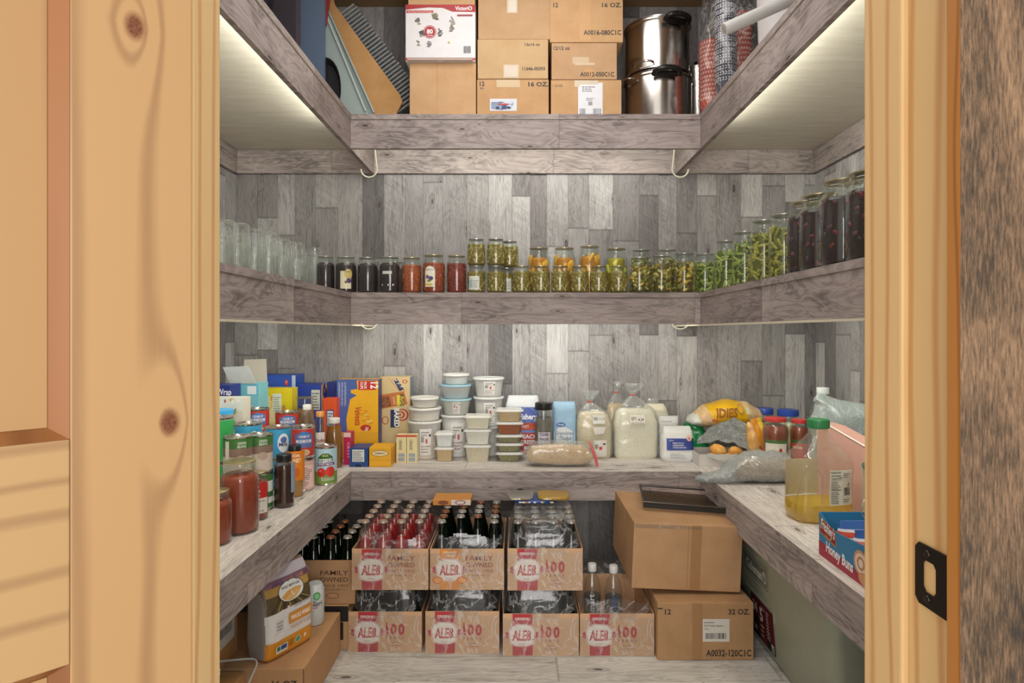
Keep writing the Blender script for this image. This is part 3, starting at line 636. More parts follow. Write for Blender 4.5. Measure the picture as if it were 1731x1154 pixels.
# ================================================================ jars
def jar_prof(r, h, neck=.82):
    return [(r*.86, 0), (r*.97, .004), (r, .012), (r, h*.74), (r*.97, h*.80), (r*neck, h*.865), (r*neck, h*.88), (r*neck*1.04, h*.89), (r*neck, h*.90), (r*neck*1.03, h*.93), (r*neck, h*.94), (r*neck, h-.002)]
CH = {}
def chunks(kind, r, h, cols, liquid):
    k = (kind, round(r, 3), round(h, 3), liquid)
    if k in CH: return CH[k]
    rd = random.Random(str(k)); bm = bmesh.new(); hh = h*(.80 if kind != 'jam' else .83)
    pr = [(r*.82, .004), (r*.93, .010), (r*.93, h*.73), (r*.90, h*.79), (r*.72, hh), (0, hh)]
    k0 = .80 if kind in ('bean', 'slice', 'peach') else 1
    lathe([(a*(k0 if a else 1), z) for a, z in pr], 22, bm)
    n0 = len(bm.faces)
    def rod(p, d, L, rad, mi, seg=6):
        m = len(bm.faces); tube(bm, [p-d*L/2, p-d*L*.42, p+d*L*.42, p+d*L/2], [rad*.55, rad, rad, rad*.55], seg); bm.faces.ensure_lookup_table()
        for f in list(bm.faces)[m:]: f.material_index = mi
    def disc(p, nrm, rad, thk, mi, seg=12):
        m = len(bm.faces); q = nrm.to_track_quat('Z', 'Y').to_matrix(); vs = []
        for s in (-1, 1): vs.append([bm.verts.new(p+q @ Vector((rad*math.cos(2*PI*i/seg), rad*math.sin(2*PI*i/seg), s*thk/2))) for i in range(seg)])
        bm.faces.new(vs[0][::-1]); bm.faces.new(vs[1])
        for i in range(seg): bm.faces.new((vs[0][i], vs[0][(i+1) % seg], vs[1][(i+1) % seg], vs[1][i]))
        bm.faces.ensure_lookup_table()
        for f in list(bm.faces)[m:]: f.material_index = mi
    N = {'bean': 130, 'slice': 90, 'peach': 34, 'hash': 150, 'berry': 60, 'jam': 0}[kind]
    for i in range(N):
        a = rd.uniform(-PI, PI); z = rd.uniform(.012, h*.77); mi = rd.randint(1, len(cols)-1) if len(cols) > 1 else 0
        rad_ = Vector((math.sin(a), -math.cos(a), 0)); tan = Vector((math.cos(a), math.sin(a), 0)); up = Vector((0, 0, 1)); t_ = rd.uniform(0, PI); d = (tan*math.cos(t_)+up*math.sin(t_)).normalized()
        if kind == 'bean': rod(rad_*(r*.84)+up*z, d, min(.034, r*.62), .0047, mi)
        elif kind == 'slice': disc(rad_*(r*rd.uniform(.74, .84))+up*z, (rad_*rd.uniform(.15, 1)+up*rd.uniform(-1, 1)+tan*rd.uniform(-.6, .6)).normalized(), r*rd.uniform(.16, .30), .0025, mi)
        elif kind == 'peach': rod(rad_*(r*.76)+up*z, (up+tan*rd.uniform(-.5, .5)).normalized(), r*.9, r*.16, mi, 8)
        elif kind == 'hash': rod(rad_*(r*.90)+up*z, d, r*rd.uniform(.2, .42), r*rd.uniform(.05, .09), mi, 5)
        elif kind == 'berry': rod(rad_*(r*.88)+up*z, d, r*.26, r*.10, mi, 7)
    bmesh.ops.recalc_face_normals(bm, faces=bm.faces)
    me = bpy.data.meshes.new('contents'); bm.to_mesh(me); bm.free()
    me.materials.append(plain(liquid, .25))
    for c in cols[1:]: me.materials.append(plain(c, .35))
    for p in me.polygons: p.use_smooth = True
    CH[k] = me; return me
JM = {}
def jar(label, x, y, z, r, h, kind, cols, lid='g', group=None, name='canning_jar', cat='jar', lab=None):
    t = th(name, label, cat, (x, y, z), 0, group); k = (round(r, 3), round(h, 3))
    if k not in JM:
        o = mk('glass', lathe(jar_prof(r, h), 28, cap=False), M_GLASS, t, smooth=True); JM[k] = o.data
        b = lathe([(r*.82, h-.0035), (r*.838, h-.002), (r*.838, h), (r*.80, h+.0008), (0, h+.0008)], 28); o = mk('lid', b, M_LIDG, t, smooth=True); JM[k+('g',)] = o.data
        m2 = o.data.copy(); m2.materials[0] = M_LIDS; JM[k+('s',)] = m2
        if lid == 's': o.data = m2
    else:
        link('glass', JM[k], t); link('lid', JM[k+(lid,)], t)
    link('contents', chunks(kind, r, h, cols, cols[0]), t)
    if lab:
        P = Print(); lab(P, r, h); P.build('jar_label', t, cmap(r+.0006, 0, lab_phi(lab)))
    return t
def lab_phi(f): return getattr(f, 'phi', 0)
JAM = ['2a0f1a']; ORG = ['b4531c', 'c9682a', 'a5441a']; RED = ['8e2c1c', 'a33a26', '7a2418']
PK = ['857328', 'c9b25c', 'b39c46', 'd9c888', 'a0893a']; PK2 = ['6a5a1c', 'd0b33e', 'b29428', 'e0cf7c', '8b8a2c']
PE = ['c9820f', 'f0ae1c', 'e89c14', 'f6be3a']; PY = ['a89a14', 'e6d334', 'f2e25a', 'c3c23a']; GB = ['66702a', 'a3b04e', '8f9f42', 'b4bb62', '7c8c38']; GB2 = ['767628', 'b3ae42', 'a29f3a', 'c2b852', '8c8a32']
BT = ['2a0b12', '571420', '3a0f18', '7a1e28']
def lab1(P, r, h): P.rect(-.012, h*.12, .034, h*.60, 'dcd7b4').ell(.022, h*.52, .016, h*.14, 'c9b46a').ell(.024, h*.34, .011, .011, '4b3a6a').ell(.012, h*.3, .006, .006, '6b5a3a').text('GRAPE', .018, h*.56, .006, '3a3028')
def lab2(P, r, h): P.rect(-.034, h*.16, .010, h*.6, 'e9e2c8').ell(-.012, h*.58, .022, h*.12, 'f0ecd8').text('APRICOT', -.012, h*.58, .008, '3b352c').ell(-.022, h*.42, .008, .008, '6a5a8c').ell(-.006, h*.38, .010, .009, '53447c').ell(-.014, h*.32, .009, .005, '7a8a3c').rect(-.03, h*.20, .0, h*.24, 'c9b93c')
def lab3(P, r, h): P.rect(-.024, h*.52, .018, h*.60, 'cfcfc6').rect(-.028, h*.2, -.024, h*.25, 'ddddcc').rect(.0, h*.2, .005, h*.25, 'ddddcc').rect(.02, h*.2, .026, h*.25, 'ddddcc')
def lab4(P, r, h): P.rect(-.032, h*.12, .016, h*.62, 'd6d8cc').rect(-.028, h*.2, -.014, h*.5, '9db8c0').lines(-.01, h*.2, .012, h*.5, 4, '8a8f7a')
def lab5(P, r, h): P.rect(.0, h*.1, .02, h*.6, 'dcdccf').lines(.003, h*.2, .016, h*.5, 5, '7d8288')
YJ = 2.715; G1 = 'jam and salsa jars on the middle shelf'
jy = lambda px0, px1, yt, Y: (X((px0+px1)/2, Y), (px1-px0)*Y/F/2*.985, Z(yt, Y)-ZM)
for px0, px1, yt, kd, cl, lb_, lab in (
    (546, 564, 434, 'jam', JAM, None, 'dark purple jam jar at the far left end, half hidden beside an empty jar'),
    (567, 603, 435, 'jam', JAM, lab1, 'dark purple jam jar with a cream grape label'),
    (604, 639, 436, 'jam', JAM, None, 'dark purple jam jar with no label between two labelled jars'),
    (641, 677, 435, 'jam', JAM, lab3, 'dark purple jam jar with torn scraps of white label'),
    (679, 713, 436, 'hash', ORG, None, 'bright orange preserve jar with no label'),
    (714, 753, 432, 'hash', ['a8441c', 'c15a28', '963a18'], lab2, 'red orange preserve jar with a cream fruit label'),
    (755, 789, 433, 'hash', RED, None, 'brick red preserve jar left of the stacked pickle jars')):
    x, rr, hh = jy(px0, px1, yt, YJ); rr = max(rr, .040)
    jar(lab, x if px0 > 546 else x-.012, YJ, ZM, rr, hh, kd, cl, 's' if kd == 'jam' else 'g', G1, lab=lb_)
for i, px in enumerate((590, 628, 668)):
    jar('dark jam jar in the second row, %s seen between the front jars' % ('first', 'second', 'third')[i], X(px, 2.84), 2.84, ZM, .038, .150, 'jam', JAM, 's', 'jam jars in the second row')
low = [(790, 821, 448), (823, 854, 448), (867, 897, 447), (899, 930, 450), (932, 961, 449), (964, 994, 449), (997, 1027, 449), (1031, 1060, 452)]
nm = ['with a blue square label, far left of the lower row', 'second from the left in the lower row', 'third from the left in the lower row', 'fourth from the left in the lower row', 'fifth from the left in the lower row', 'sixth from the left in the lower row', 'seventh from the left in the lower row', 'last on the right in the lower row']
for i, (a, b_, yt) in enumerate(low):
    x, rr, hh = jy(a, b_, yt, YJ); rr = .0395
    jar('short chopped pickle jar '+nm[i], x, YJ-.01, ZM, rr, .118, 'hash', PK, 's' if i < 2 else 'g', 'short pickle jars in the lower row', lab=lab4 if i == 0 else None)
jar('short jar with a white label slip, standing back between the second and third', X(857, 2.80), 2.80, ZM, .0395, .118, 'hash', PK, 's', lab=lab5)
for i, (a, b_) in enumerate(((790, 821), (823, 854), (855, 886))):
    x, rr, hh = jy(a, b_, 400, YJ)
    jar('pickle jar stacked on top of the lower row, %s of three' % ('left', 'middle', 'right')[i], x if i < 2 else X(857, 2.80)+.012, YJ-.01 if i < 2 else 2.775, ZM+.1195, .0395, .116, 'hash', PK, 's', 'pickle jars of the stacked tier')
for i, (a, b_, yt, cl) in enumerate(((890, 932, 420, PE), (933, 975, 420, PE), (975, 1018, 417, PE), (1020, 1063, 421, PY))):
    x, rr, hh = jy(a, b_, yt, 2.86)
    jar('large jar of %s behind the short pickle jars' % ('orange peach slices, leftmost', 'orange peach slices, middle', 'orange peach slices, rightmost', 'bright yellow squash spears')[i], x, 2.86, ZM, .052, hh, 'peach', cl, 'g', 'large fruit jars in the back row')
for i, (a, b_, yt) in enumerate(((1063, 1099, 436), (1100, 1137, 433), (1139, 1175, 429))):
    x, rr, hh = jy(a, b_, yt, YJ)
    jar('tall jar of round pickle slices, %s of three in front' % ('left', 'middle', 'right')[i], x, YJ, ZM, .0455, hh, 'slice', PK2, 's', 'tall pickle slice jars')
for i, px in enumerate((1084, 1128)):
    jar('tall pickle slice jar in the back row, %s of two' % ('left', 'right')[i], X(px, 2.87), 2.87, ZM, .047, Z(423, 2.87)-ZM, 'slice', PK2, 's', 'tall pickle slice jars behind')
# right shelf run, coming towards the camera
run = [(1192, 2.77, 430, .0465, GB, 0), (1228, 2.50, 408, .0465, GB, 1), (1259, 2.29, 393, .0465, GB, 2), (1292, 2.10, 374, .0475, GB2, 3), (1326, 1.945, 364, .048, GB2, 4), (1362, 1.79, 343, .052, BT, 0), (1386, 1.675, 331, .052, BT, 1), (1426, 1.555, 307, .056, BT, 2), (1474, 1.435, 292, .056, BT, 3)]
for px, Y, yt, rr, cl, i in run:
    bean = cl is not BT; od = ('first', 'second', 'third', 'fourth', 'fifth')[i]
    jar('%s on the right shelf, %s %s' % ('tall jar of green beans' if bean else 'big jar of dark red beets', od, 'from the corner' if bean else 'counting from the green beans'), X(px, Y), Y, ZM, rr, Z(yt, Y)-ZM, 'bean' if bean else 'berry', cl, 'g' if not bean else 's', 'green bean jars' if bean else 'beet jars')
jar('tall green bean jar in the second row behind the others', X(1281, 2.25), 2.25, ZM, .0455, .178, 'bean', GB2, 's')
# empty jars upside down, left shelf run
ej = []
def empty_jar(label, x, y, r, h):
    t = th('empty_jar', label, 'jar', (x, y, ZM), 0, 'empty upturned jars')
    if not ej:
        p = [(r*.84, .001), (r*.84, h*.05), (r*.88, h*.055), (r*.84, h*.07), (r*.84, h*.12), (r*.97, h*.22), (r, h*.28), (r, h*.92), (r*.97, h*.98), (r*.85, h), (0, h-.004)]
        b = lathe(p, 30, cap=False)
        for k in range(12):
            a = 2*PI*k/12; tube(b, [(r*math.sin(a)*1.0, -r*math.cos(a), h*.34), (r*math.sin(a)*1.01, -r*math.cos(a)*1.01, h*.6), (r*math.sin(a), -r*math.cos(a), h*.86)], .0022, 5)
        o = mk('glass', b, M_EMPTY, t, smooth=True); ej.append(o.data)
    else: link('glass', ej[0], t)
    return t
od = ['nearest the door', 'second from the door', 'third from the door', 'fourth from the door', 'fifth from the door', 'sixth from the door', 'seventh and farthest from the door']
for i, (px, Y, yt) in enumerate(((374, 1.98, 372), (400, 2.12, 378), (430, 2.28, 388), (454, 2.41, 393), (474, 2.55, 404), (499, 2.70, 410), (532, 2.92, 419))):
    t = empty_jar('empty clear glass jar upside down, front row, '+od[i], X(px, Y), Y, .0425, .175); t.scale[2] = (Z(yt, Y)-ZM)/.175
for i, (px, Y) in enumerate(((372, 2.22), (403, 2.36), (430, 2.50), (452, 2.64), (480, 2.80), (506, 2.93))):
    t = empty_jar('empty clear glass jar upside down, back row, '+od[i].replace('seventh and ', ''), X(px, Y), Y, .0425, .175)
# ================================================================ counter, left run
def can(label, x, y, z, r, h, draw, body='c9c6c0', group=None, name='food_can', cat='can', phi=.42):
    t = th(name, label, cat, (x, y, z), 0, group); r2 = r*.97
    mk('tin', lathe([(r2*.98, 0), (r, .002), (r, .004), (r2, .006), (r2, h-.006), (r, h-.004), (r, h-.001), (r*.96, h-.001), (r*.94, h-.005), (0, h-.005)], 36), M_STEEL, t, smooth=True)
    P = Print(); W2 = PI*r2; P.rect(-W2*.98, .008, W2*.98, h-.008, body); draw(P, r2, h); P.build('can_label', t, cmap(r2+.0002, 0, phi)); return t
def soup(P, r, h): P.rect(-.06, h*.08, .06, h*.92, 'c2382e').rect(-.032, h*.35, .032, h*.78, '3f76b8').ell(0, h*.78, .018, h*.07, '3f76b8').text('CREAM OF', 0, h*.66, .009, 'f0f0f0', .04, bold=.01).text('MUSHROOM', 0, h*.50, .012, 'f4f4f4', .055, bold=.02).ell(0, h*.2, .022, h*.1, 'dcc39a').ell(0, h*.2, .016, h*.07, 'cfae84')
def bluec(P, r, h): P.rect(-.07, h*.06, .08, h*.94, '3f9fd0').ell(.018, h*.5, .022, h*.3, 'e8eef2').ell(.018, h*.6, .012, h*.1, '5a6fae').text('Milk', .018, h*.4, .014, '3a3f6a', bold=.02)
def greenc(P, r, h): P.rect(-.09, h*.06, .09, h*.94, 'cfc3b6').rect(-.09, h*.52, .09, h*.72, '8a6f62').rect(-.09, h*.72, .09, h*.95, '3e7434').rect(-.04, h*.40, -.026, h*.9, 'd9d6cc').text('GREEN', .012, h*.82, .008, 'e8efe0', .026, bold=.01).text('BEANS', .012, h*.74, .008, 'e8efe0', .026, bold=.01).ell(.01, h*.46, .016, h*.10, 'b7a08f')
def greenw(P, r, h): P.rect(-.09, h*.06, .09, h*.94, 'dfe2d8').rect(-.09, h*.78, .09, h*.95, '3e7434').rect(-.09, h*.08, .09, h*.2, '2f6a34').rect(-.09, h*.36, .09, h*.5, '356f3a')
def pinkc(P, r, h): P.rect(-.09, h*.06, .09, h*.94, 'dfb0a0').rect(-.04, h*.1, .04, h*.8, 'f0cfc2').lines(-.034, h*.14, .034, h*.76, 11, '6a4f4a', 4)
def greent(P, r, h): P.rect(-.1, h*.06, .1, h*.94, '36a257')
def stack(specs, x, y, r, h, label, **k):
    z = ZC+.0003
    for i, s in enumerate(specs):
        can(label[i], x, y, z, r, h, s, **k); z += h+.0006
def xy(px, Y): return X(px, Y), Y
x, y = xy(438, 2.07); stack([greenw, greenc], x, y, .0435, (Z(733, y)-ZC)/2, ['white and green can under the green topped bean can', 'green and brown bean can directly behind the small red sauce jar'])
x, y = xy(402, 1.98); stack([greenc, greenc], x, y, .0435, (Z(736, y)-ZC)/2, ['green and brown can under the left bean can', 'green and brown bean can behind the big tomato jar'])
x, y = xy(368, 2.12); stack([greent, greent], x, y, .050, (Z(704, y)-ZC)/2, ['plain bright green can, lower of two by the door jamb', 'plain bright green can, upper of two by the door jamb'])
x, y = xy(420, 2.235); stack([bluec, bluec], x, y, .047, (Z(714, y)-ZC)/2, ['blue can under the left blue can', 'sky blue can behind the green bean cans'])
x, y = xy(470, 2.35); stack([bluec, bluec], x, y, .048, (Z(720, y)-ZC)/2, ['sky blue can underneath the right blue can', 'sky blue can with a white oval, behind the ribbed syrup bottle'])
x, y = xy(512, 2.335); stack([pinkc, soup], x, y, .042, (Z(719, y)-ZC)/2, ['pink can showing its nutrition table, under a red and blue soup can', 'red and blue mushroom soup can stacked on the pink can'])
x, y = xy(435, 2.46); stack([soup, soup, soup], x, y, .045, (Z(690, y)-ZC)/3, ['soup can lowest in the left pile of three', 'soup can in the middle of the left pile of three', 'red and blue soup can topping the pile before the yellow box'])
x, y = xy(485, 2.515); stack([soup, soup, soup], x, y, .045, (Z(695, y)-ZC)/3, ['soup can lowest in the right pile of three', 'soup can in the middle of the right pile of three', 'red and blue soup can topping the pile beside the brown jar'])
def organic(P, r, h):
    P.rect(-.07, h*.05, .07, h*.95, 'b9dbe6').rect(-.07, h*.05, .07, h*.35, '7fa04a').poly([(-.030, h*.62), (.030, h*.62), (.027, h*.74), (.01, h*.83), (-.01, h*.83), (-.027, h*.74)], '2c6a2e').text('MUIR', 0, h*.75, .007, 'e8d36a', bold=.02).text('organic', 0, h*.63, .014, 'ffffff', .052, bold=.02)
    P.poly([(-.036, h*.50), (.036, h*.52), (.034, h*.60), (-.036, h*.58), (-.030, h*.54)], '7a3f7a').text('CRUSHED TOMATOES', 0, h*.53, .007, 'ffffff', .056, bold=.01)
    P.ell(-.015, h*.34, .017, h*.12, 'cf2f22').ell(.018, h*.36, .018, h*.13, 'da3826').ell(-.019, h*.38, .005, h*.03, 'ee7a62').rect(-.014, h*.14, .036, h*.155, 'f2f2ea').rect(-.014, h*.14, -.012, h*.24, 'f2f2ea').text('TOMATOES', .012, h*.17, .006, 'f2f2ea')
x, y = xy(551, 2.425); can('large organic crushed tomato can with two red tomatoes on its label', x, y, ZC, .0425, Z(752, y)-ZC, organic, phi=.25)
# glass sauce jars at the near left
TM = ['a33c14', 'b5481f', '923214']
def bigjar(label, px, Yf, r, yt, **k):
    y = Yf+r; x = X(px, y); return jar(label, x, y, ZC, r, Z(yt, y)-ZC, 'jam', TM, 'g', name='sauce_jar', **k)
bigjar('large glass jar of orange red tomato sauce, tallest at the near left', 405, 1.79, .055, 778)
bigjar('small glass jar of tomato sauce nearest the door, cut by the jamb', 366, 1.70, .040, 828)
def salsa(P, r, h): P.rect(-.05, h*.48, .05, h*.80, 'c4261d').rect(-.05, h*.16, .05, h*.48, 'e6ddd0').text('Pizza', .008, h*.70, .009, 'ffffff', bold=.02).text('Sauce', .008, h*.61, .010, 'ffffff', bold=.02).ell(.014, h*.54, .009, .007, 'f0e6dc').ell(.014, h*.54, .006, .0045, 'c4261d').lines(-.03, h*.2, .04, h*.46, 5, '9a948c')
y = 1.968; jar('small red pizza sauce jar with a brass coloured lid', X(434, y), y, ZC, .0345, Z(797, y)-ZC, 'jam', ['9c3416'], 'g', name='sauce_jar', lab=salsa)
def bottle(name, label, x, y, z, prof, liq, liqh, capr, caph, capc, body=M_PET, lab=None, ring=0, cat='bottle', group=None, capz=None, seg=28, phi=.35):
    t = th(name, label, cat, (x, y, z), 0, group); h = prof[-1][1]
    if ring:
        out = []
        for (r0, z0), (r1, z1) in zip(prof, prof[1:]):
            out.append((r0, z0))
            if z1-z0 > .06:
                n = int((z1-z0)/.011)
                for i in range(1, n): out.append((r0+(r1-r0)*i/n+(.0016 if i % 2 else -.0016), z0+(z1-z0)*i/n))
        out.append(prof[-1]); prof = out
    mk('bottle_body', lathe(prof, seg, cap=False), body, t, smooth=True)
    mk('cap', lathe([(capr, h-.004), (capr*1.03, h-.002), (capr*1.03, h+caph-.002), (capr*.95, h+caph), (0, h+caph)], 24), plain(capc, .35), t, smooth=True)
    if liq:
        lp = [(max(r-.0018, .001), zz+.001 if i == 0 else zz) for i, (r, zz) in enumerate(prof) if zz <= liqh]
        rt = lp[-1][0]; lp.append((rt, liqh+.0005)); lp.append((0, liqh+.0005))
        mk('liquid', lathe(lp, seg), liq if isinstance(liq, bpy.types.Material) else plain(liq, .2), t, smooth=True)
    if lab: P = Print(); r = lab(P); P.build('bottle_label', t, cmap(r, 0, phi))
    return t
def l_syr(P): P.rect(.024, .05, .05, .15, '8fa3bd'); return .0345
y = 2.108; H = Z(767, y)-ZC; bottle('syrup_bottle', 'ribbed dark brown syrup bottle with a black cap on the counter edge', X(480, y), y, ZC, [(.030, 0), (.033, .006), (.033, H*.78), (.028, H*.86), (.023, H*.90), (.023, H-.022)], '3a1509', H*.80, .0245, .022, '17171a', lab=l_syr, ring=1)
def l_hon(P): P.rect(-.045, .06, .05, .165, 'e8861c').text('LOCAL', .0, .145, .009, 'ffffff', bold=.02).text('HONEY', .0, .125, .014, 'f9e0b0', bold=.03, w_=.05).ell(.004, .09, .012, .018, 'cf6a1a').ell(-.008, .075, .007, .01, '6f9a3c'); return .0335
y = 2.245; H = Z(752, y)-ZC; bottle('juice_bottle', 'orange labelled bottle with a black cap behind the ribbed syrup', X(498, y), y, ZC, [(.029, 0), (.032, .006), (.032, H*.74), (.022, H*.88), (.019, H-.022)], 'c58e3c', H*.72, .021, .022, '1a1a1c', lab=l_hon)
y = 2.71; H = Z(706, y)-ZC
def l_jui(P): P.rect(-.03, .02, .004, .10, 'd9d6c4').ell(-.012, .075, .012, .016, '3f8a3c').ell(-.012, .04, .010, .012, 'c23a2a'); return .0362
bottle('juice_bottle', 'amber brown juice bottle with a white cap beside the tomato can', X(565, y), y, ZC, [(.033, 0), (.0355, .006), (.0355, H*.62), (.030, H*.76), (.021, H*.88), (.021, H-.018)], '8e5a14', H*.84, .0235, .018, 'e8e6e0', lab=l_jui)
def l_wat(P): P.rect(-.02, .10, .035, .15, 'd7d2cc').text('Pure', .006, .12, .016, '6a5048', bold=.01).rect(-.02, .096, .04, .10, 'b02a24'); return .0365
y = 2.55; H = Z(684, y)-ZC; bottle('water_bottle', 'clear fluted bottle with a white cap behind the soup can', X(519, y), y, ZC, [(.034, 0), (.036, .006), (.036, H*.62), (.030, H*.78), (.014, H*.92), (.014, H-.016)], None, 0, .0165, .017, 'e9e9e6', lab=None)
y = 2.62; H = Z(695, y)-ZC; bottle('oil_bottle', 'slim clear bottle with a pale orange cap left of the amber bottle', X(541, y), y, ZC, [(.022, 0), (.0235, .006), (.0235, H*.80), (.014, H*.92), (.014, H-.018)], 'd9cdb8', H*.3, .0165, .018, 'e9a45c', lab=lambda P: (P.rect(-.02, .10, .02, .17, 'dcd6cf').text('Duke', 0, .13, .014, '8a2a24', bold=.02), .0237)[1])
y = 2.76; H = Z(671, y)-ZC; jar('jar of brown nut spread with a kraft lid behind the clear bottle', X(515, y), y, ZC, .042, H, 'jam', ['8a5a34'], 'g', name='spread_jar')
# boxes at the back left
def pbox(name, label, x0, x1, z0, z1, Y, d, c, draw=None, side=None, rz=0, cat='box', group=None, sidec=None, sidef='r', vm=(0, 1)):
    t = th(name, label, cat, ((x0+x1)/2, Y, z0), rz, group); w_ = x1-x0; h = z1-z0
    mk('carton', bx(bmesh.new(), -w_/2, w_/2, 0, d, 0, h, .0012), plain(c, .45), t)
    if draw: P = Print(); draw(P, w_, h); fm = fmap(0, 0, 0); P.build('printed_front', t, flat_(lambda u, v, l: fm(u, h*vm[0]+v*vm[1], l)))
    if side: P = Print(); side(P, d, h); P.build('printed_side', t, (rmap(w_/2, 0, 0) if sidef == 'r' else lmap(-w_/2, d, 0)))
    return t
def d_yel(P, w, h):
    P.rect(-w/2, 0, w/2, h, 'e2cb1c').rect(-w/2, 0, -w*.40, h, '4f9a3a')
    for i in range(60): P.rect(r.uniform(-.05, .04), h*r.uniform(.35, .9), r.uniform(-.05, .04)+.01, h*r.uniform(.35, .9)+.004, r.choice(['e8c878', 'd9a85a', 'c98a3c', 'f2dfa8']), r.uniform(0, 3))
    P.rect(.02, h*.68, .06, h*.93, 'dfe4d4').lines(.024, h*.7, .056, h*.9, 7, '8a8f84').text('KETTLE', -.062, h*.58, .012, '2b2a12', ang=PI/2, bold=.02).text('CORN', -.045, h*.58, .010, '2b2a12', ang=PI/2).rect(.05, h*.4, .068, h*.68, 'd8723c')
x1 = lambda px, Y: X(px, Y)
pbox('snack_box', 'bright yellow snack box behind the soup cans', X(413, 2.78), X(494, 2.78), ZC, Z(656, 2.78), 2.78, .07, 'e0ca1e', d_yel)
def d_navy(P, w, h): P.rect(.0+.01, h*.66, .05, h*.93, 'c9ccc4').lines(.014, h*.68, .046, h*.91, 6, '5a5f6a').rect(w/2-.006, 0, w/2, h, 'c78b3f')
pbox('cracker_box', 'navy blue box with a white barcode square behind the brown jar', X(500, 2.9), X(546, 2.9)-.001, ZC, Z(650, 2.9), 2.90, .12, '2440a0', d_navy, side=lambda P, d, h: [P.ell(r.uniform(0, d), r.uniform(h*.5, h), .008, .012, r.choice(['c98a3c', 'e0b060', '8a4f2a'])) for i in range(30)])
pbox('cracker_box', 'darker navy box standing left of the cheese sauce cups box', X(553, 2.965), X(572, 2.965), ZC, Z(646, 2.965), 2.965, .10, '26337e', lambda P, w, h: P.rect(-w/2, h*.3, w/2, h*.55, '26337e'))
pbox('baking_soda_box', 'orange box with a round blue and white seal', X(546, 2.83), X(569, 2.83), ZC, Z(673, 2.83), 2.83, .06, 'dd5426', lambda P, w, h: P.rect(-.014, h*.55, .018, h*.82, '2a4a84').rect(-.011, h*.57, .015, h*.80, 'd6dcea').lines(-.009, h*.58, .013, h*.79, 5, '2a4a84'))
def d_blue(P, w, h): P.ell(-w*.33, h*.90, .016, .011, 'c6453c').text('O', -w*.33, h*.885, .016, 'f0d8d4', bold=.02).ell(w*.25, h*.91, .009, .015, 'c6453c').text('V', w*.25, h*.9, .012, 'f0e6e0').rect(w*.40, h*.8, w*.5, h, 'b9c4da')
pbox('cookie_box', 'royal blue box with small red ovals, tallest behind the yellow box', X(438, 2.92), X(500, 2.92)-.001, ZC, Z(634, 2.92), 2.92, .12, '2f57b8', d_blue)
t = pbox('baking_mix_box', 'teal and white box with its top flap standing open', X(390, 2.60), X(437, 2.60), ZC, Z(648, 2.6), 2.60, .10, '7fc3cf', lambda P, w, h: P.rect(-w/2, h*.86, w/2, h, '6fb9cc').poly([(-w/2, h*.62), (w/2, h*.56), (w/2, h*.74), (-w*.1, h*.80), (-w/2, h*.92)], '9fc8d8').rect(-w/2, h*.5, w/2, h*.6, 'a84f8c').rect(w*.1, h*.88, w*.42, h*.97, 'dfe8ea').text('MIX', -w*.2, h*.92, .008, '2c5a50'))
hh = Z(648, 2.6)-ZC; b = bmesh.new(); q = [b.verts.new(p) for p in ((-.06, -.004, hh), (.05, -.004, hh), (.03, -.035, hh+.075), (-.075, -.035, hh+.07))]; q2 = [b.verts.new(v.co+Vector((0, .0015, .0004))) for v in q]
b.faces.new(q); b.faces.new(q2[::-1]); [b.faces.new((q[i], q2[i], q2[(i+1) % 4], q[(i+1) % 4])) for i in range(4)]; mk('open_flap', b, plain('d9dedd', .6), t)
b = bmesh.new(); q = [b.verts.new(p) for p in ((-.05, .098, hh), (.055, .098, hh), (.045, .11, hh+.098), (-.05, .11, hh+.095))]; q2 = [b.verts.new(v.co+Vector((0, .0015, 0))) for v in q]
b.faces.new(q); b.faces.new(q2[::-1]); [b.faces.new((q[i], q2[i], q2[(i+1) % 4], q[(i+1) % 4])) for i in range(4)]; mk('open_flap', b, plain('b5aca0', .6), t)
pbox('foil_box', 'dark navy wrap box with white lettering at the left edge', X(330, 2.45), X(388, 2.45), ZC, Z(651, 2.45), 2.45, .10, '1c2c78', lambda P, w, h: P.text('Reynolds Wrap', .0, h*.90, .024, 'e4e8f4', .15, bold=.02))
def d_mul(P, w, h):
    P.rect(-w/2, h*.86, w/2, h, 'd8d9d0')
    for i in range(60): P.ell(r.uniform(-w/2+.01, w/2-.01), h*r.uniform(.62, .98), r.uniform(.003, .012), r.uniform(.003, .010), r.choice(['c96a4c', '6f9a4a', 'd8a85c', 'e6e2d2', 'b5483a', 'e08a2c']))
pbox('pasta_box', 'pale box printed with vegetables below the teal box', X(330, 2.33), X(412, 2.33), ZC, Z(672, 2.33), 2.325, .065, 'cfcabb', d_mul)
t = th('blue_lid_tub', 'clear tub with a sky blue lid behind the green cans', 'tub', (X(366, 2.245), 2.245, ZC)); H = Z(692, 2.245)-ZC
mk('tub_body', lathe([(.045, 0), (.055, H-.02), (.055, H-.016)], 30), M_TUB, t, smooth=True); mk('lid', lathe([(.058, H-.016), (.059, H-.001), (0, H)], 30), plain('3ba4dd', .4), t, smooth=True)
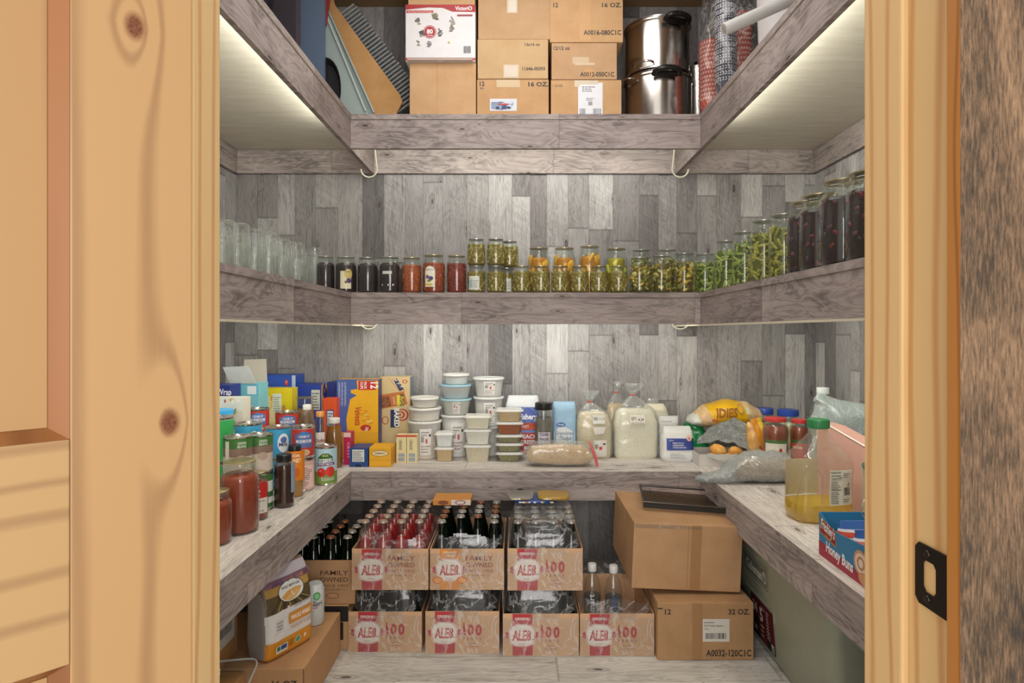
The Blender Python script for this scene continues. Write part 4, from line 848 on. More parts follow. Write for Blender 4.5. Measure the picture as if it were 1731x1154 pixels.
# centre left: cheese sauce, beans, small boxes
def d_vel(P, w, h):
    P.rect(-w/2, 0, w/2, h, '4a62a8').poly([(-w*.02, h*.98), (w/2, h*.98), (w/2, 0), (-w*.25, 0), (-w*.27, h*.25), (-w*.18, h*.62), (-w*.02, h*.70), (-w*.16, h*.74), (-w*.16, h*.80), (-w*.0, h*.82)], 'f0b41c')
    P.rect(w*.02, h*.80, w*.44, h*.97, 'cc2e22').text('12', w*.32, h*.885, .035, 'ffffff', .045, ang=-PI/2, bold=.03).text('PACK', w*.16, h*.885, .012, 'ffffff', .05, ang=-PI/2, bold=.02).text('CUPS', w*.07, h*.885, .012, 'ffffff', .05, ang=-PI/2, bold=.02)
    P.text('Velveeta', -w*.06, h*.30, .030, 'c33a1c', .13, ang=-PI/2, bold=.02, shear=.2).ell(w*.2, h*.08, w*.13, h*.06, 'c4301f').text('33g', w*.2, h*.06, .013, 'ffffff', ang=-PI/2, bold=.02)
    for i in range(14): P.ell(w*r.uniform(.1, .4), h*r.uniform(.14, .4), .012, .006, r.choice(['f6c94a', 'e39a14', 'f2d064']), 12)
    for k in range(3): P.lines(-w*.46+k*.014, h*.5, -w*.46+k*.014+.009, h*.95, 34, 'd9def0', 3+k)
pbox('cheese_cups_box', 'tall yellow and blue twelve pack box of cheese sauce cups', X(569.5, 2.88), X(640, 2.88)-.002, ZC, Z(641, 2.88), 2.88, .075, 'e6aa22', d_vel, vm=(.34, .66), side=lambda P, d, h: P.rect(0, 0, d, h, '3a3f78').rect(.01, .02, d-.01, h*.3, '55589a'))
def d_bush(P, w, h):
    P.rect(-w/2, 0, w/2, h, 'd9c08c')
    for k in range(5): P.poly([(-w*.22+k*.006, h*.98), (-w*.20+k*.006, h*.98), (w*.16+k*.006, h*.72), (w*.14+k*.006, h*.72)], ['b43a34', 'e6dcc4'][k % 2])
    P.poly([(-w*.05, h*.93), (w*.06, h*.97), (w*.30, h*.76), (w*.16, h*.72)], '27345e')
    for k in range(3): P.text('*', w*(.02+.10*k), h*(.865-.062*k), .03, 'f2f0e6', bold=.03)
    P.ell(w*.33, h*.91, .012, .013, 'b8332c').ell(w*.33, h*.91, .007, .008, 'e9cfa4')
    P.poly([(-w/2, h*.64), (w*.3, h*.72), (w*.42, h*.46), (-w/2, h*.36)], 'c9743a').poly([(-w/2, h*.60), (-w*.2, h*.62), (-w*.12, h*.42), (-w/2, h*.38)], '8a5230')
    for i in range(26): P.ell(r.uniform(-w*.48, -w*.2), h*r.uniform(.40, .6), .004, .003, 'b5764a', 8)
    P.rect(w*.06, h*.44, w*.28, h*.64, 'e9d64a').text('BUSHS', w*.17, h*.54, .018, '1f3a22', .09, ang=-PI/2, bold=.03).text('ORIGINAL', -w*.06, h*.53, .01, 'f4e0c0', .06, ang=-PI/2+.1)
    for k in range(5): P.ell(w*.25-k*.003, h*.25, .030-k*.006, .045-k*.009, ['b5453c', 'd9c08c'][k % 2]); 
    P.ell(-w*.32, h*.14, .016, .03, 'b5453c').ell(-w*.32, h*.14, .012, .025, 'd9c08c').rect(-w*.15, 0, w*.12, h*.35, '26365f').text('BAKED', -w*.015, h*.19, .022, 'f4f2ea', .14, ang=-PI/2, bold=.04)
pbox('baked_beans_box', 'tan baked beans carton with flag stripes and a navy band', X(642.5, 2.965), X(693, 2.965), ZC, Z(637, 2.965), 2.965, .10, 'd6bf90', d_bush, vm=(.36, .64), side=lambda P, d, h: P.rect(0, h*.75, d, h, '8a96a4').rect(.03, h*.3, .06, h*.7, 'a9622c').text('BEANS', .06, h*.5, .02, '6a2a1c', .10, ang=-PI/2))
pbox('drink_mix_box', 'narrow magenta box between the amber bottle and navy box', X(581, 2.76), X(593, 2.76), ZC, Z(731, 2.76), 2.76, .06, 'c41f5a', lambda P, w, h: P.text('CRYST', 0, h*.45, .010, 'f6d6e2', .07, ang=-PI/2).rect(-w/2, h*.86, w/2, h, 'e6c9c6'))
z1 = Z(757, 2.717)
pbox('tea_box', 'small navy blue box with a white nutrition panel at the counter edge', X(591, 2.72), X(623, 2.72)-.001, ZC, z1, 2.715, .115, '1f4686', lambda P, w, h: P.rect(-w*.34, h*.28, w*.30, h*.92, 'dfe2dc').lines(-w*.30, h*.32, w*.26, h*.88, 7, '54585e').poly([(-w*.2, 0), (w*.15, 0), (w*.1, .012), (-w*.15, .012)], '0e1f3e'))
t = pbox('tea_bag_box', 'small golden yellow tea box with an oval badge beside the navy one', X(624.5, 2.72), X(661, 2.72), ZC, Z(756, 2.717), 2.715, .115, 'e8ac22', lambda P, w, h: P.ell(0, h*.70, w*.40, h*.17, 'b98a3c').ell(0, h*.70, w*.36, h*.13, 'e8dcae').text('FAIRMONT', 0, h*.66, .007, '8a2a22', w*.5, bold=.02).rect(-w/2, h*.35, w/2, h*.37, 'c98a14').rect(-w/2, 0, w/2, h*.06, 'd2961a'), side=lambda P, d, h: P.lines(.01, .01, d-.02, h-.01, 8, 'c0651e'))
P = Print(); hh = z1-ZC; P.ell(0, .05, .03, .03, 'efe9dc').ell(.004, .055, .018, .016, 'c8552c').rect(-.04, .09, .03, .10, 'd0512c'); P.build('printed_top', t, tmap(0, 0, hh))
for i in range(2):
    a, b_ = ((670, 687), (687.5, 705))[i]
    pbox('gelatin_box', 'small cream gelatin box with a red top edge, %s of two' % ('left', 'right')[i], X(a, 2.80), X(b_, 2.80)-.001, ZC, Z(735, 2.80), 2.80, .048, 'e6d9a4', lambda P, w, h: P.rect(-w/2, h*.93, w/2, h, 'cf4a3c').rect(-w*.25, h*.45, w*.1, h*.85, 'c9bf94').lines(-w*.2, h*.5, w*.06, h*.8, 4, '6f6a54').rect(-w*.3, h*.06, w*.34, h*.34, '9aa5ae').rect(-w*.3, h*.2, w*.34, h*.22, 'e6d9a4'), group=None)
# ================================================================ tubs on the back counter
def tub(label, x, y, z, r0, r1, h, body, lidc, fill=None, fillh=.8, lab=0, phi=0, group=None, square=0, dy=0):
    t = th('plastic_tub', label, 'tub', (x, y, z), 0, group)
    if square:
        L = Loft([(0, 0, 0, r0, dy*.82), (h-.012, 0, 0, r1, dy)], 5, 0)
        mk('tub_body', L.bm(40, .012, cap=False), M_PET, t, smooth=True)
        if fill:
            L2 = Loft([(.001, 0, 0, r0-.003, dy*.82-.003), (h*fillh, 0, 0, r0-.003+(r1-r0)*fillh, (dy*(.82+.18*fillh))-.003)], 5, .0006, 90); mk('contents', L2.bm(40, .008), fill, t, smooth=True)
        b = Loft([(h-.012, 0, 0, r1+.004, dy+.003), (h-.009, 0, 0, r1+.005, dy+.004), (h-.006, 0, 0, r1-.002, dy-.002), (h-.001, 0, 0, r1-.004, dy-.004)], 5, 0).bm(40, .002); mk('lid', b, M_TUB if lidc == 'c' else plain(lidc, .35), t, smooth=True)
    else:
        mk('tub_body', lathe([(r0*.94, 0), (r0, .003), (r1, h-.018), (r1+.002, h-.016), (r1+.002, h-.013)], 36, cap=False), body, t, smooth=True)
        if fill: mk('contents', lathe([(r0*.93, .002), (r0-.002, .006), (r0+(r1-r0)*fillh-.003, (h-.018)*fillh), (0, (h-.018)*fillh+.002)], 32), fill, t, smooth=True)
        mk('lid', lathe([(r1+.0022, h-.014), (r1+.0055, h-.012), (r1+.0055, h-.006), (r1+.003, h-.003), (r1-.004, h-.003), (r1-.007, h-.0055), (0, h-.0055)], 36), plain(lidc, .35) if lidc != 'c' else M_TUB, t, smooth=True)
    if lab:
        rr = (r0+r1)/2+.0012; P = Print()
        P.rect(-lab, h*.12, lab, h*.80, 'e9e6e0').bars(-lab*.8, h*.45, -lab*.25, h*.6, '5a5a5a').rect(lab*.0, h*.42, lab*.32, h*.54, 'd0544c').lines(-lab*.8, h*.18, lab*.9, h*.40, 3, 'a8948e').lines(-lab*.7, h*.62, lab*.6, h*.76, 2, '8a8a8a').rect(lab*.6, h*.6, lab*.9, h*.66, '3a3a3a')
        f0 = cmap(rr, 0, phi)
        def f(u, v, l):
            rad = r0+(r1-r0)*min(1, v/(h-.018))+.0008+l; a = u/rr+phi; return (rad*math.sin(a), -rad*math.cos(a), v)
        P.build('price_label', t, f)
    return t
def grains(name, c1, c2, sc=160):
    n = NT(name); t = n.n('ShaderNodeTexCoord'); a = n.noise(t.outputs['Object'], sc, 3, .7); n.bump(a, .4, .002); return n.shade(n.ramp(a, [(.35, c1), (.65, c2)]), .75)
G_FLOUR = grains('flour', 'ebe5d6', 'f3efe4', 60); G_TAN = grains('tan_powder', 'c9a878', 'dcc096'); G_OAT = grains('oats', 'cdbb9c', 'e9dcc4', 220); G_HERB = grains('dried_herb', '6f6a42', 'a39a6e', 260)
G_RED = grains('red_spice', '9a5432', 'b56a42', 200); G_GOLD = grains('golden_powder', 'd4a04a', 'e3b566'); G_BLUE = grains('blue_sugar', '6fb4d2', '96cce2', 120); G_SAGE = grains('sage_crumbs', '8f9a84', 'b3bba8', 200)
G_CREAM = grains('cream_powder', 'e8dfc6', 'f2ebd8'); G_WHITE = grains('white_powder', 'ececea', 'f5f5f3', 50); G_RICE = grains('rice', 'cdb98e', 'ecdfc0', 330); G_BSUG = grains('brown_sugar', 'c2a076', 'd8bb92', 150)
yy = 2.935
s1 = [(ZC, Z(708, yy), .066, .076, G_GOLD, .72, .026, 'wide tub of golden powder with a price label, bottom of the left stack'), (None, Z(686, yy), .066, .073, G_CREAM, .8, 0, 'cream tub in the middle of the left stack'), (None, Z(669, yy), .055, .062, G_CREAM, .9, 0, 'smaller cream tub on top of the left stack')]
def stk(specs, x, y, lidc=None):
    z = ZC+.0004
    for i, s in enumerate(specs):
        z1 = s[1]; tub(s[7], x, y, z, s[2], s[3], z1-z, M_TUB, (lidc[i] if lidc else 'dfded6'), s[4], s[5], s[6], phi=.12 if i else .2); z = z1-.0028
stk(s1, X(718, yy), yy, ['e6e4dc', 'e9e7de', 'eae8e0'])
y2 = 2.985
s2 = [(0, Z(698, y2), .062, .071, G_WHITE, .9, .03, 'large white tub at the base of the tallest stack'), (0, Z(671, y2), .058, .070, G_SAGE, .95, .017, 'tub of pale green crumbs under the blue tub'), (0, Z(647.5, y2), .058, .070, G_BLUE, .45, 0, 'tub of light blue sugar, second from the top'), (0, Z(630, y2), .053, .058, G_WHITE, .9, 0, 'small white tub topping the tallest stack')]
stk(s2, X(771, y2), y2, ['dedfdb', '9fc6d0', '9cc4d6', 'e4e3de'])
y3 = 3.005
s3 = [(0, ZC+.145, .062, .070, G_WHITE, .9, 0, 'white tub at the base of the stack right of the blue tub'), (0, Z(668, y3), .060, .070, G_WHITE, .9, .026, 'white tub with price label in the middle of its stack'), (0, Z(636, y3), .060, .071, G_WHITE, .9, .027, 'white tub with price label, topmost beside the blue tub')]
stk(s3, X(826, y3), y3, ['dcdddb', 'e2e3e0', 'e2e3e0'])
yq = 2.86; x = X(752, yq)
z_ = Z(753, yq); tub('small square tub of tan powder with a clear lid', x, yq, ZC, .036, .042, z_-ZC, None, 'c', G_TAN, .85, square=1, dy=.040)
tub('small square tub of white powder on the tan one', x, yq, z_+.0003, .036, .043, Z(729, yq)-z_, None, 'c', G_WHITE, .9, square=1, dy=.041)
x = X(808, yq); zs = [ZC, Z(749, yq), Z(723, yq), Z(700, yq)]
for i, (g, nm_) in enumerate(((G_OAT, 'bottom one with pale oats'), (G_FLOUR, 'middle one with white flour'), (G_CREAM, 'top one with tan powder'))):
    tub('tapered clear deli tub in the square stack, '+nm_, x, yq, zs[i]+.0003*i, .052, .061, zs[i+1]-zs[i]-.0004, None, 'c', g, .82, square=1, dy=.048)
x = X(861, yq); zs = [ZC, Z(761, yq), Z(746, yq), Z(732, yq), Z(711, yq), Z(690, yq)]
for i, (g, nm_) in enumerate(((G_HERB, 'dried green herb, lowest in the flat stack'), (G_HERB, 'dried green herb, second from the bottom'), (G_HERB, 'dried green herb, in the middle of five'), (G_RED, 'red brown spice, second from the top'), (G_TAN, 'light tan powder, top of the flat stack'))):
    tub('low clear tub of '+nm_, x, yq, zs[i]+.0003*i, .050 if i else .046, .061, zs[i+1]-zs[i]-.0004, None, 'c', g, .78, square=1, dy=.046)
# ================================================================ bags
def bag(name, label, cat, loc, secs, mat, n=3, wr=.003, fr=22, seed=0, draw=None, rz=0, inner=None, pname='bag_body', oz=0, group=None, cap=True, dz=.008):
    t = th(name, label, cat, loc, rz, group); L = Loft(secs, n, wr, fr, seed)
    mk(pname, L.bm(44, dz, cap=cap), mat, t, smooth=True)
    if draw: P = Print(); draw(P); P.build('printed_front', t, L.front(0, 0, .0018), maxd=.004)
    return t, L
def d_cot(P):
    P.rect(-.05, .12, .075, .235, '5a6cb4').ell(.02, .20, .042, .036, '6f86c8').ell(.02, .20, .036, .031, '5468b2').text('Fishery', .024, .178, .026, 'ffffff', .085, bold=.03).poly([(-.05, .155), (.078, .165), (.078, .13), (-.05, .125)], 'd4542c').text('FAST', .01, .138, .012, 'f0f0f0', bold=.02).rect(-.05, .08, .078, .125, '7a93cf').rect(-.05, .012, .078, .115, 'c63c34').text('PEACH', .026, .088, .018, 'ffffff', .08, bold=.03).text('CRISPY', .026, .062, .018, 'ffffff', .08, bold=.03).text('MIX', .026, .036, .016, 'ffffff', bold=.03)
bag('flour_bag', 'white and blue flour bag with red print behind the flat tubs', 'bag', (X(884, 2.985), 2.985, ZC), [(0, 0, 0, .075, .045), (.02, 0, 0, .080, .05), (.24, 0, 0, .080, .05), (.27, 0, 0, .074, .035), (.285, 0, 0, .07, .02)], plain('dfe2e6', .6), 5, .004, 20, 1, d_cot)
def d_gra(P): P.rect(-.052, .01, .052, .235, '9fc4de').poly([(-.05, .05), (-.05, .12), (-.02, .155), (.02, .14), (.045, .12), (.05, .05)], 'e8ebec').ell(-.018, .158, .022, .011, '3f6fb0').text('Great', -.018, .155, .009, 'f0f4f8', bold=.01).text('Granulated', -.001, .112, .016, '6a7f9a', .085, bold=.01).text('Sugar', .01, .088, .016, '6a7f9a', bold=.01).ell(-.03, .05, .018, .02, '6fa8d0')
bag('sugar_bag', 'pale blue paper bag of granulated sugar behind the pepper shaker', 'bag', (X(953.5, 2.93), 2.935, ZC), [(0, 0, 0, .050, .036), (.012, 0, 0, .0535, .040), (.23, 0, 0, .0535, .04), (.252, 0, 0, .052, .036), (.26, 0, 0, .050, .03)], plain('a6cbe6', .6), 6, .002, 20, 2, d_gra)
def d_pep(P): P.rect(-.030, .035, .030, .135, 'cfcad2').text('TONE', -.004, .118, .014, '3a3048', .04, bold=.03).text("'S", .02, .118, .010, '3a3048').text('TRADER', -.002, .100, .010, '3a3048', .046, bold=.02).text('BLACK', 0, .07, .012, '6a6470', .042).text('PEPPER', 0, .052, .012, '6a6470', .046); return .0405
y = 2.855; H = Z(680, y)-ZC
bottle('pepper_shaker', 'clear shaker of black pepper with a black lid', X(919, y), y, ZC, [(.036, 0), (.0395, .005), (.0395, H-.055), (.037, H-.04), (.037, H-.028)], grains('black_pepper', '57524a', '8f887c', 260), H*.74, .039, .028, '1c1c1d', lab=d_pep, phi=.05, cat='shaker')
def clear_bag(label, x, y, w, d, h, hn, mat, draw=None, lean=0, seed=0, tie='c8503c', n=3.2, fan=.04):
    """tied plastic bag: filled body, clear shoulders gathered at a tie, fanned-out top"""
    t = th('tied_bag', label, 'bag', (x, y, ZC))
    S = [(0, 0, 0, w*.92, d*.86), (.012, 0, 0, w*.97, d*.93), (h*.7, 0, 0, w*.98, d), (h*.92, lean*.2, 0, w*.86, d*.85), (h, lean*.3, 0, w*.70, d*.6)]
    L = Loft(S, n, .0015, 26, seed); mk('contents', L.bm(44, .008), mat, t, smooth=True)
    S2 = [(.004, 0, 0, w*.95, d*.94), (.014, 0, 0, w+.006, d+.006), (h*.7, 0, 0, w*.98+.008, d+.007), (h*.95, lean*.2, 0, w*.86+.008, d*.9), (h+(hn-h)*.5, lean*.6, 0, w*.5, d*.45), (hn, lean, 0, .010, .009)]
    F_ = [(hn+.0005, lean, 0, .010, .009), (hn+.02, lean+.003, 0, fan*.6, .012), (hn+.045, lean+.006, 0, fan, .012), (hn+.055, lean+.008, 0, fan*.9, .008)]
    L2 = Loft(S2, n, .003, 22, seed+4); mk('plastic_film', L2.bm(50, .006, cap=False), M_BAG, t, smooth=True)
    L3 = Loft(F_, 2.0, .008, 60, seed+9); mk('gathered_top', L3.bm(40, .004, cap=False), M_BAG, t, smooth=True)
    mk('twist_tie', lathe([(.0105, hn-.003), (.0125, hn), (.0105, hn+.004)], 14, cap=False, cx=lean), plain(tie, .5), t, smooth=True)
    if draw: P = Print(); draw(P); P.build('price_label', t, L2.front(0, 0, .002))
    return t
def d_ric(P): P.rect(-.008, .165, .048, .205, 'dfdbd2').bars(-.004, .18, .016, .195, '555555').text('6.14', .034, .182, .010, '333333').poly([(-.008, .15), (.05, .15), (.042, .12), (.0, .115)], 'e0dcd4').rect(-.005, .012, .055, .09, 'ddd6cc').rect(.02, .045, .034, .06, 'cf4a3c').bars(-.002, .05, .015, .07, '555555').rect(.038, .068, .05, .075, '333333')
yb = 2.93; hn = Z(682, yb)-ZC
clear_bag('tied clear bag of pale rice with price stickers left of the big flour bag', X(1003, yb), yb, .083, .048, Z(692, yb)-ZC-.01, Z(679, yb)-ZC, G_RICE, d_ric, -.018, 1)
def d_flo(P): P.rect(-.035, .165, .035, .205, 'e6e0d2').bars(-.03, .178, -.006, .196, '555555', 5).text('4.24', .016, .178, .012, '333333', .026, bold=.02).lines(-.03, .167, .03, .175, 1, '999999')
yb = 2.935
clear_bag('largest tied clear bag of white flour, centre right of the back counter', X(1074, yb), yb, .104, .05, Z(690, yb)-ZC, Z(667, yb)-ZC, G_CREAM, d_flo, -.012, 2, fan=.045)
clear_bag('small tied bag with golden contents peeking between the two big bags', X(1042, 3.035), 3.035, .052, .034, .24, .295, G_TAN, None, .0, 3, fan=.02)
clear_bag('narrow tied bag behind the white flour packet, right of the largest bag', X(1108, 3.03), 3.03, .065, .036, .24, Z(692, 3.03)-ZC, G_CREAM, None, -.02, 5, fan=.028, n=2.6)
def d_gf(P): P.rect(-.056, .055, .068, .108, '3c4f9c').text('NEW', -.034, .096, .006, 'f2f2f2').text('BREAD FLOUR', -.004, .084, .006, 'f2f2f2', .05, bold=.02).text('UNBLEACHED', -.004, .074, .006, 'f2f2f2', .05, bold=.02).text('STONE GROUND', .002, .064, .006, 'f2f2f2', .06, bold=.02).ell(.046, .108, .013, .013, 'c9603c').ell(.046, .108, .0115, .0115, 'ecdccf').ell(.046, .108, .006, .006, 'c98a6c').lines(-.04, .02, .03, .045, 3, 'a4a4aa', 4)
yb = 2.86
bag('flour_packet', 'white flour packet with a blue band and folded open top', 'bag', (X(1139, yb)+.012, yb, ZC), [(0, 0, 0, .064, .042), (.015, 0, 0, .072, .05), (.10, 0, 0, .070, .046), (.135, .002, 0, .066, .035), (.155, .002, .01, .062, .012)], plain('e2e2e0', .6), 5, .003, 22, 7, d_gf)
bag('flour_packet', 'plain white packet standing behind the blue banded flour packet', 'bag', (X(1128, 2.965)+.0, 2.96, ZC), [(0, 0, 0, .045, .03), (.015, 0, 0, .05, .034), (.16, 0, 0, .05, .03), (.19, .0, 0, .045, .012)], plain('dcdcda', .6), 4, .004, 24, 8, lambda P: P.text('ALL PURPOSE', -.01, .165, .006, '7a7a80', .05))
bag('green_bag', 'crumpled bright green plastic bag right of the flour packet', 'bag', (X(1176, 2.97), 2.975, ZC), [(0, 0, 0, .05, .04), (.03, 0, 0, .058, .05), (.10, 0, 0, .056, .05), (.145, -.014, 0, .043, .035), (.165, -.02, 0, .02, .02)], plain('2c9e5c', .22), 2.3, .012, 26, 11)
# brown sugar zip bag lying down
t = th('zip_bag', 'clear zip bag of tan sugar with a red seal lying on the counter', 'bag', (X(945, 2.745), 2.745, ZC+.001))
L = Loft([(-.142, 0, .045, .030, .012), (-.12, 0, .05, .042, .036), (.0, 0, .05, .046, .046), (.10, 0, .048, .042, .042), (.13, 0, .043, .038, .028), (.142, 0, .043, .038, .008)], 2.6, .002, 30, 5)
rotx = Matrix(((0, 0, 1), (1, 0, 0), (0, 1, 0))).to_4x4()      # z -> x, x -> y, y -> z
b = L.bm(36, .008); bmesh.ops.transform(b, matrix=rotx, verts=b.verts); bmesh.ops.recalc_face_normals(b, faces=b.faces); mk('contents', b, G_BSUG, t, smooth=True)
L = Loft([(-.158, 0, .05, .03, .012), (-.12, 0, .055, .052, .050), (.0, 0, .055, .054, .056), (.10, 0, .055, .052, .052), (.135, 0, .052, .052, .035), (.162, 0, .054, .05, .004)], 2.6, .004, 24, 6)
b = L.bm(40, .006); bmesh.ops.transform(b, matrix=rotx, verts=b.verts); bmesh.ops.recalc_face_normals(b, faces=b.faces)
for v in b.verts: v.co.z = max(v.co.z, .0)
mk('plastic_film', b, M_BAG, t, smooth=True)
b = bmesh.new(); tube(b, [(.125, -.052, .118), (.140, -.056, .085), (.155, -.057, .04), (.162, -.056, .008)], [.003, .007, .007, .005], 8); mk('red_seal', b, plain('d9625e', .4), t, smooth=True)
# ================================================================ right run of the counter
yb = 2.79
t = th('card_tray', 'low pale cardboard tray under the bag of rolls at the corner', 'tray', (X(1215, yb)+.0, 2.715, ZC+.0005)); mk('tray', tray_bm(.22, .17, .055, .003), plain('cfcac4', .6), t)
rx, ry = X(1215, yb), 2.715
for i, (dx, dy, dz, rz_) in enumerate(((-.045, .030, .012, .9), (.025, .028, .012, .2), (-.02, .04, .050, -.5), (.060, .038, .040, .4))):
    t = th('bread_roll', 'golden bread roll in the open foil bag, %s' % ('left one', 'centre one', 'upper left one', 'right one')[i], 'roll', (rx+dx, ry+dy, ZC+dz), 0, 'bread rolls')
    b = Loft([(0, 0, 0, .02, .015), (.006, 0, 0, .034, .024), (.022, 0, 0, .037, .027), (.038, 0, 0, .026, .018), (.043, 0, 0, .008, .006)], 2.1, .002, 40, i).bm(28, .004)
    o = mk('roll', b, grains('golden_crust', 'd18f3a', 'e6b261', 25), t, smooth=True); o.rotation_euler = (0, .25, rz_)
FOILM = NT('crumpled_foil'); tt = FOILM.n('ShaderNodeTexCoord'); aa = FOILM.noise(tt.outputs['Object'], 60, 4, .7, 1.5); FOILM.bump(aa, .9, .01); M_FOIL = FOILM.shade(FOILM.ramp(aa, [(.3, 'a9adb0'), (.6, 'e2e5e5')]), .38, .6)
def sheet(name, pts_rows, mat, parent, wr=.006, sd=0, sub=5, thick=.0012):
    """a crumpled sheet through a grid of control points"""
    bm = bmesh.new(); n, m = len(pts_rows), len(pts_rows[0]); G = []
    for i in range((n-1)*sub+1):
        row = []; a, fa = divmod(i, sub); fa /= sub
        if a == n-1: a, fa = n-2, 1.0
        for j in range((m-1)*sub+1):
            c, fc = divmod(j, sub); fc /= sub
            if c == m-1: c, fc = m-2, 1.0
            P0 = Vector(pts_rows[a][c]).lerp(Vector(pts_rows[a][c+1]), fc); P1 = Vector(pts_rows[a+1][c]).lerp(Vector(pts_rows[a+1][c+1]), fc); p = P0.lerp(P1, fa)
            k = Vector((noise.noise(p*28+Vector((sd, 0, 0))), noise.noise(p*28+Vector((0, sd+9, 0))), abs(noise.noise(p*28+Vector((0, 0, sd+5))))))*wr; row.append(bm.verts.new(p+k))
        G.append(row)
    for i in range(len(G)-1):
        for j in range(len(G[0])-1): bm.faces.new((G[i][j], G[i][j+1], G[i+1][j+1], G[i+1][j]))
    r_ = bmesh.ops.solidify(bm, geom=list(bm.faces), thickness=thick); return mk(name, bm, mat, parent, smooth=True)
t = th('roll_bag', 'open foil lined bread bag draped over the rolls', 'bag', (rx, ry, ZC+.001))
sheet('foil', [[(-.11, .045, .085), (-.03, .04, .105), (.05, .03, .095), (.12, .02, .06)], [(-.09, .09, .11), (.0, .09, .14), (.07, .08, .15), (.14, .06, .11)], [(-.05, .12, .125), (.03, .13, .17), (.09, .12, .20), (.14, .09, .17)]], M_FOIL, t, .014, 3, 9)
sheet('paper_lip', [[(-.075, -.004, .060), (-.01, -.01, .042), (.08, -.006, .034)], [(-.075, -.012, .045), (-.01, -.020, .024), (.085, -.014, .018)]], plain('dededa', .5), t, .004, 5, 6)
sheet('side_flap', [[(.09, .0, .03), (.12, .0, .06), (.14, .0, .09)], [(.11, -.03, .01), (.15, -.03, .03), (.19, -.01, .05)]], plain('cdbd9a', .4), t, .006, 8, 6)
# yellow noodle bag on top
t = th('noodle_bag', 'plump yellow and clear pasta bag lying over the green bag', 'bag', (X(1226, 2.93), 2.93, Z(697, 2.93)), rot=(0, math.radians(-2), 0))
L = Loft([(-.185, 0, -.03, .012, .006), (-.165, 0, -.03, .06, .022), (-.10, 0, -.012, .085, .05), (.0, 0, 0, .085, .062), (.09, 0, -.005, .08, .055), (.15, 0, -.02, .055, .035), (.185, 0, -.045, .012, .006)], 2.2, .005, 24, 15)
b = L.bm(44, .007); bmesh.ops.transform(b, matrix=rotx, verts=b.verts); bmesh.ops.recalc_face_normals(b, faces=b.faces)
for f in b.faces:
    c = f.calc_center_median(); s = c.x+.35*c.z
    if -.09 < s < .075: f.material_index = 1
    if s < -.145: f.material_index = 2
mk('bag_body', b, [grains('pasta_in_film', 'cda878', 'e0c298', 70), plain('ecb71e', .3), plain('d6d6cf', .3)], t, smooth=True)
P = Print(); P.text('IDIES', -.02, -.01, .040, '9a5a1c', .10, bold=.03, shear=.2).ell(.045, .025, .016, .022, 'b98a3c').ell(.045, .025, .012, .018, 'd9a83c').text('no', -.075, -.03, .02, 'c94a5c', bold=.03).rect(.068, .0, .084, .03, 'c9cbb0')
def lyf(u, v, l):
    cx, cy, hw, hd = L.at(u); a = v; q = min(.97, abs((a-cy)/hd)); return (u, -hw*(1-q**2.2)**(1/2.2)-.006-l, a)
P.build('printed_front', t, lyf, maxd=.004)
# support under it: things behind the foil bag
def d_chip(P): P.poly([(-.045, .20), (-.02, .21), (.045, .02), (.02, .01)], 'd9891c').poly([(-.02, .21), (.0, .21), (.05, .05), (.045, .02)], 'f0c23a').ell(.0, .06, .03, .03, 'c44a2c')
bag('chip_bag', 'foil snack bag with an orange and yellow edge beside the salsa jars', 'bag', (X(1288, 2.74), 2.765, ZC), [(0, 0, 0, .055, .02), (.03, 0, 0, .055, .032), (.12, -.01, 0, .048, .03), (.17, -.02, 0, .04, .016), (.19, -.02, 0, .036, .004)], plain('d5a05c', .25), 2.6, .006, 24, 21, d_chip)
# salsa and spread jars
def wide_jar(label, x, y, r, h, lidc, fc, band):
    t = th('salsa_jar', label, 'jar', (x, y, ZC))
    mk('glass', lathe([(r*.86, 0), (r*.96, .004), (r, .015), (r*.93, h*.55), (r*.93, h*.60), (r, h*.70), (r, h*.78), (r*.85, h*.88), (r*.72, h*.90), (r*.72, h-.012)], 32, cap=False), M_GLASS, t, smooth=True)
    mk('contents', lathe([(r*.82, .003), (r*.95, .015), (r*.88, h*.55), (r*.95, h*.70), (r*.95, h*.77), (r*.8, h*.86), (0, h*.86)], 30), plain(fc, .3), t, smooth=True)
    mk('lid', lathe([(r*.80, h-.016), (r*.82, h-.014), (r*.82, h-.002), (r*.76, h), (0, h-.001)], 32), plain(lidc, .35), t, smooth=True)
    P = Print(); P.rect(-r*.9, h*.22, r*.9, h*.62, band).rect(-r*.9, h*.56, r*.9, h*.62, '4a6a34').text('salsa', -.01, h*.46, .014, 'f0e6d6', bold=.02).ell(.012, h*.34, .020, h*.06, 'd0362c').ell(.018, h*.40, .008, h*.08, 'b82a24')
    P.build('jar_label', t, cmap(r*.965, 0, -.35)); return t
wide_jar('large salsa jar with a red lid behind the clear oil jug', X(1311, 2.60), 2.60, .052, Z(705, 2.6)-ZC, 'cc3c3a', '8a3a1c', 'd8cfc4')
wide_jar('smaller salsa jar with a red lid just left of the oil jug neck', X(1353, 2.62), 2.63, .038, Z(708, 2.63)-ZC, 'cc3c3a', '8a3a1c', 'c9503c')
jar('cream spread jar with a broad blue lid, behind the red lidded jars', X(1332, 2.86), 2.86, ZC, .046, Z(692, 2.86)-ZC-.02, 'jam', ['cfc3a6'], 's', name='spread_jar')
o = [c for c in C.objects if c.name.startswith('spread_jar')][-1]; hh = Z(692, 2.86)-ZC-.02
def bluelid(o, r, hh): mk('screw_cap', lathe([(r, hh-.008), (r*1.02, hh-.006), (r*1.02, hh+.018), (r*.96, hh+.021), (0, hh+.021)], 32), plain('2f4fae', .35), o, smooth=True)
bluelid(o, .046, hh)
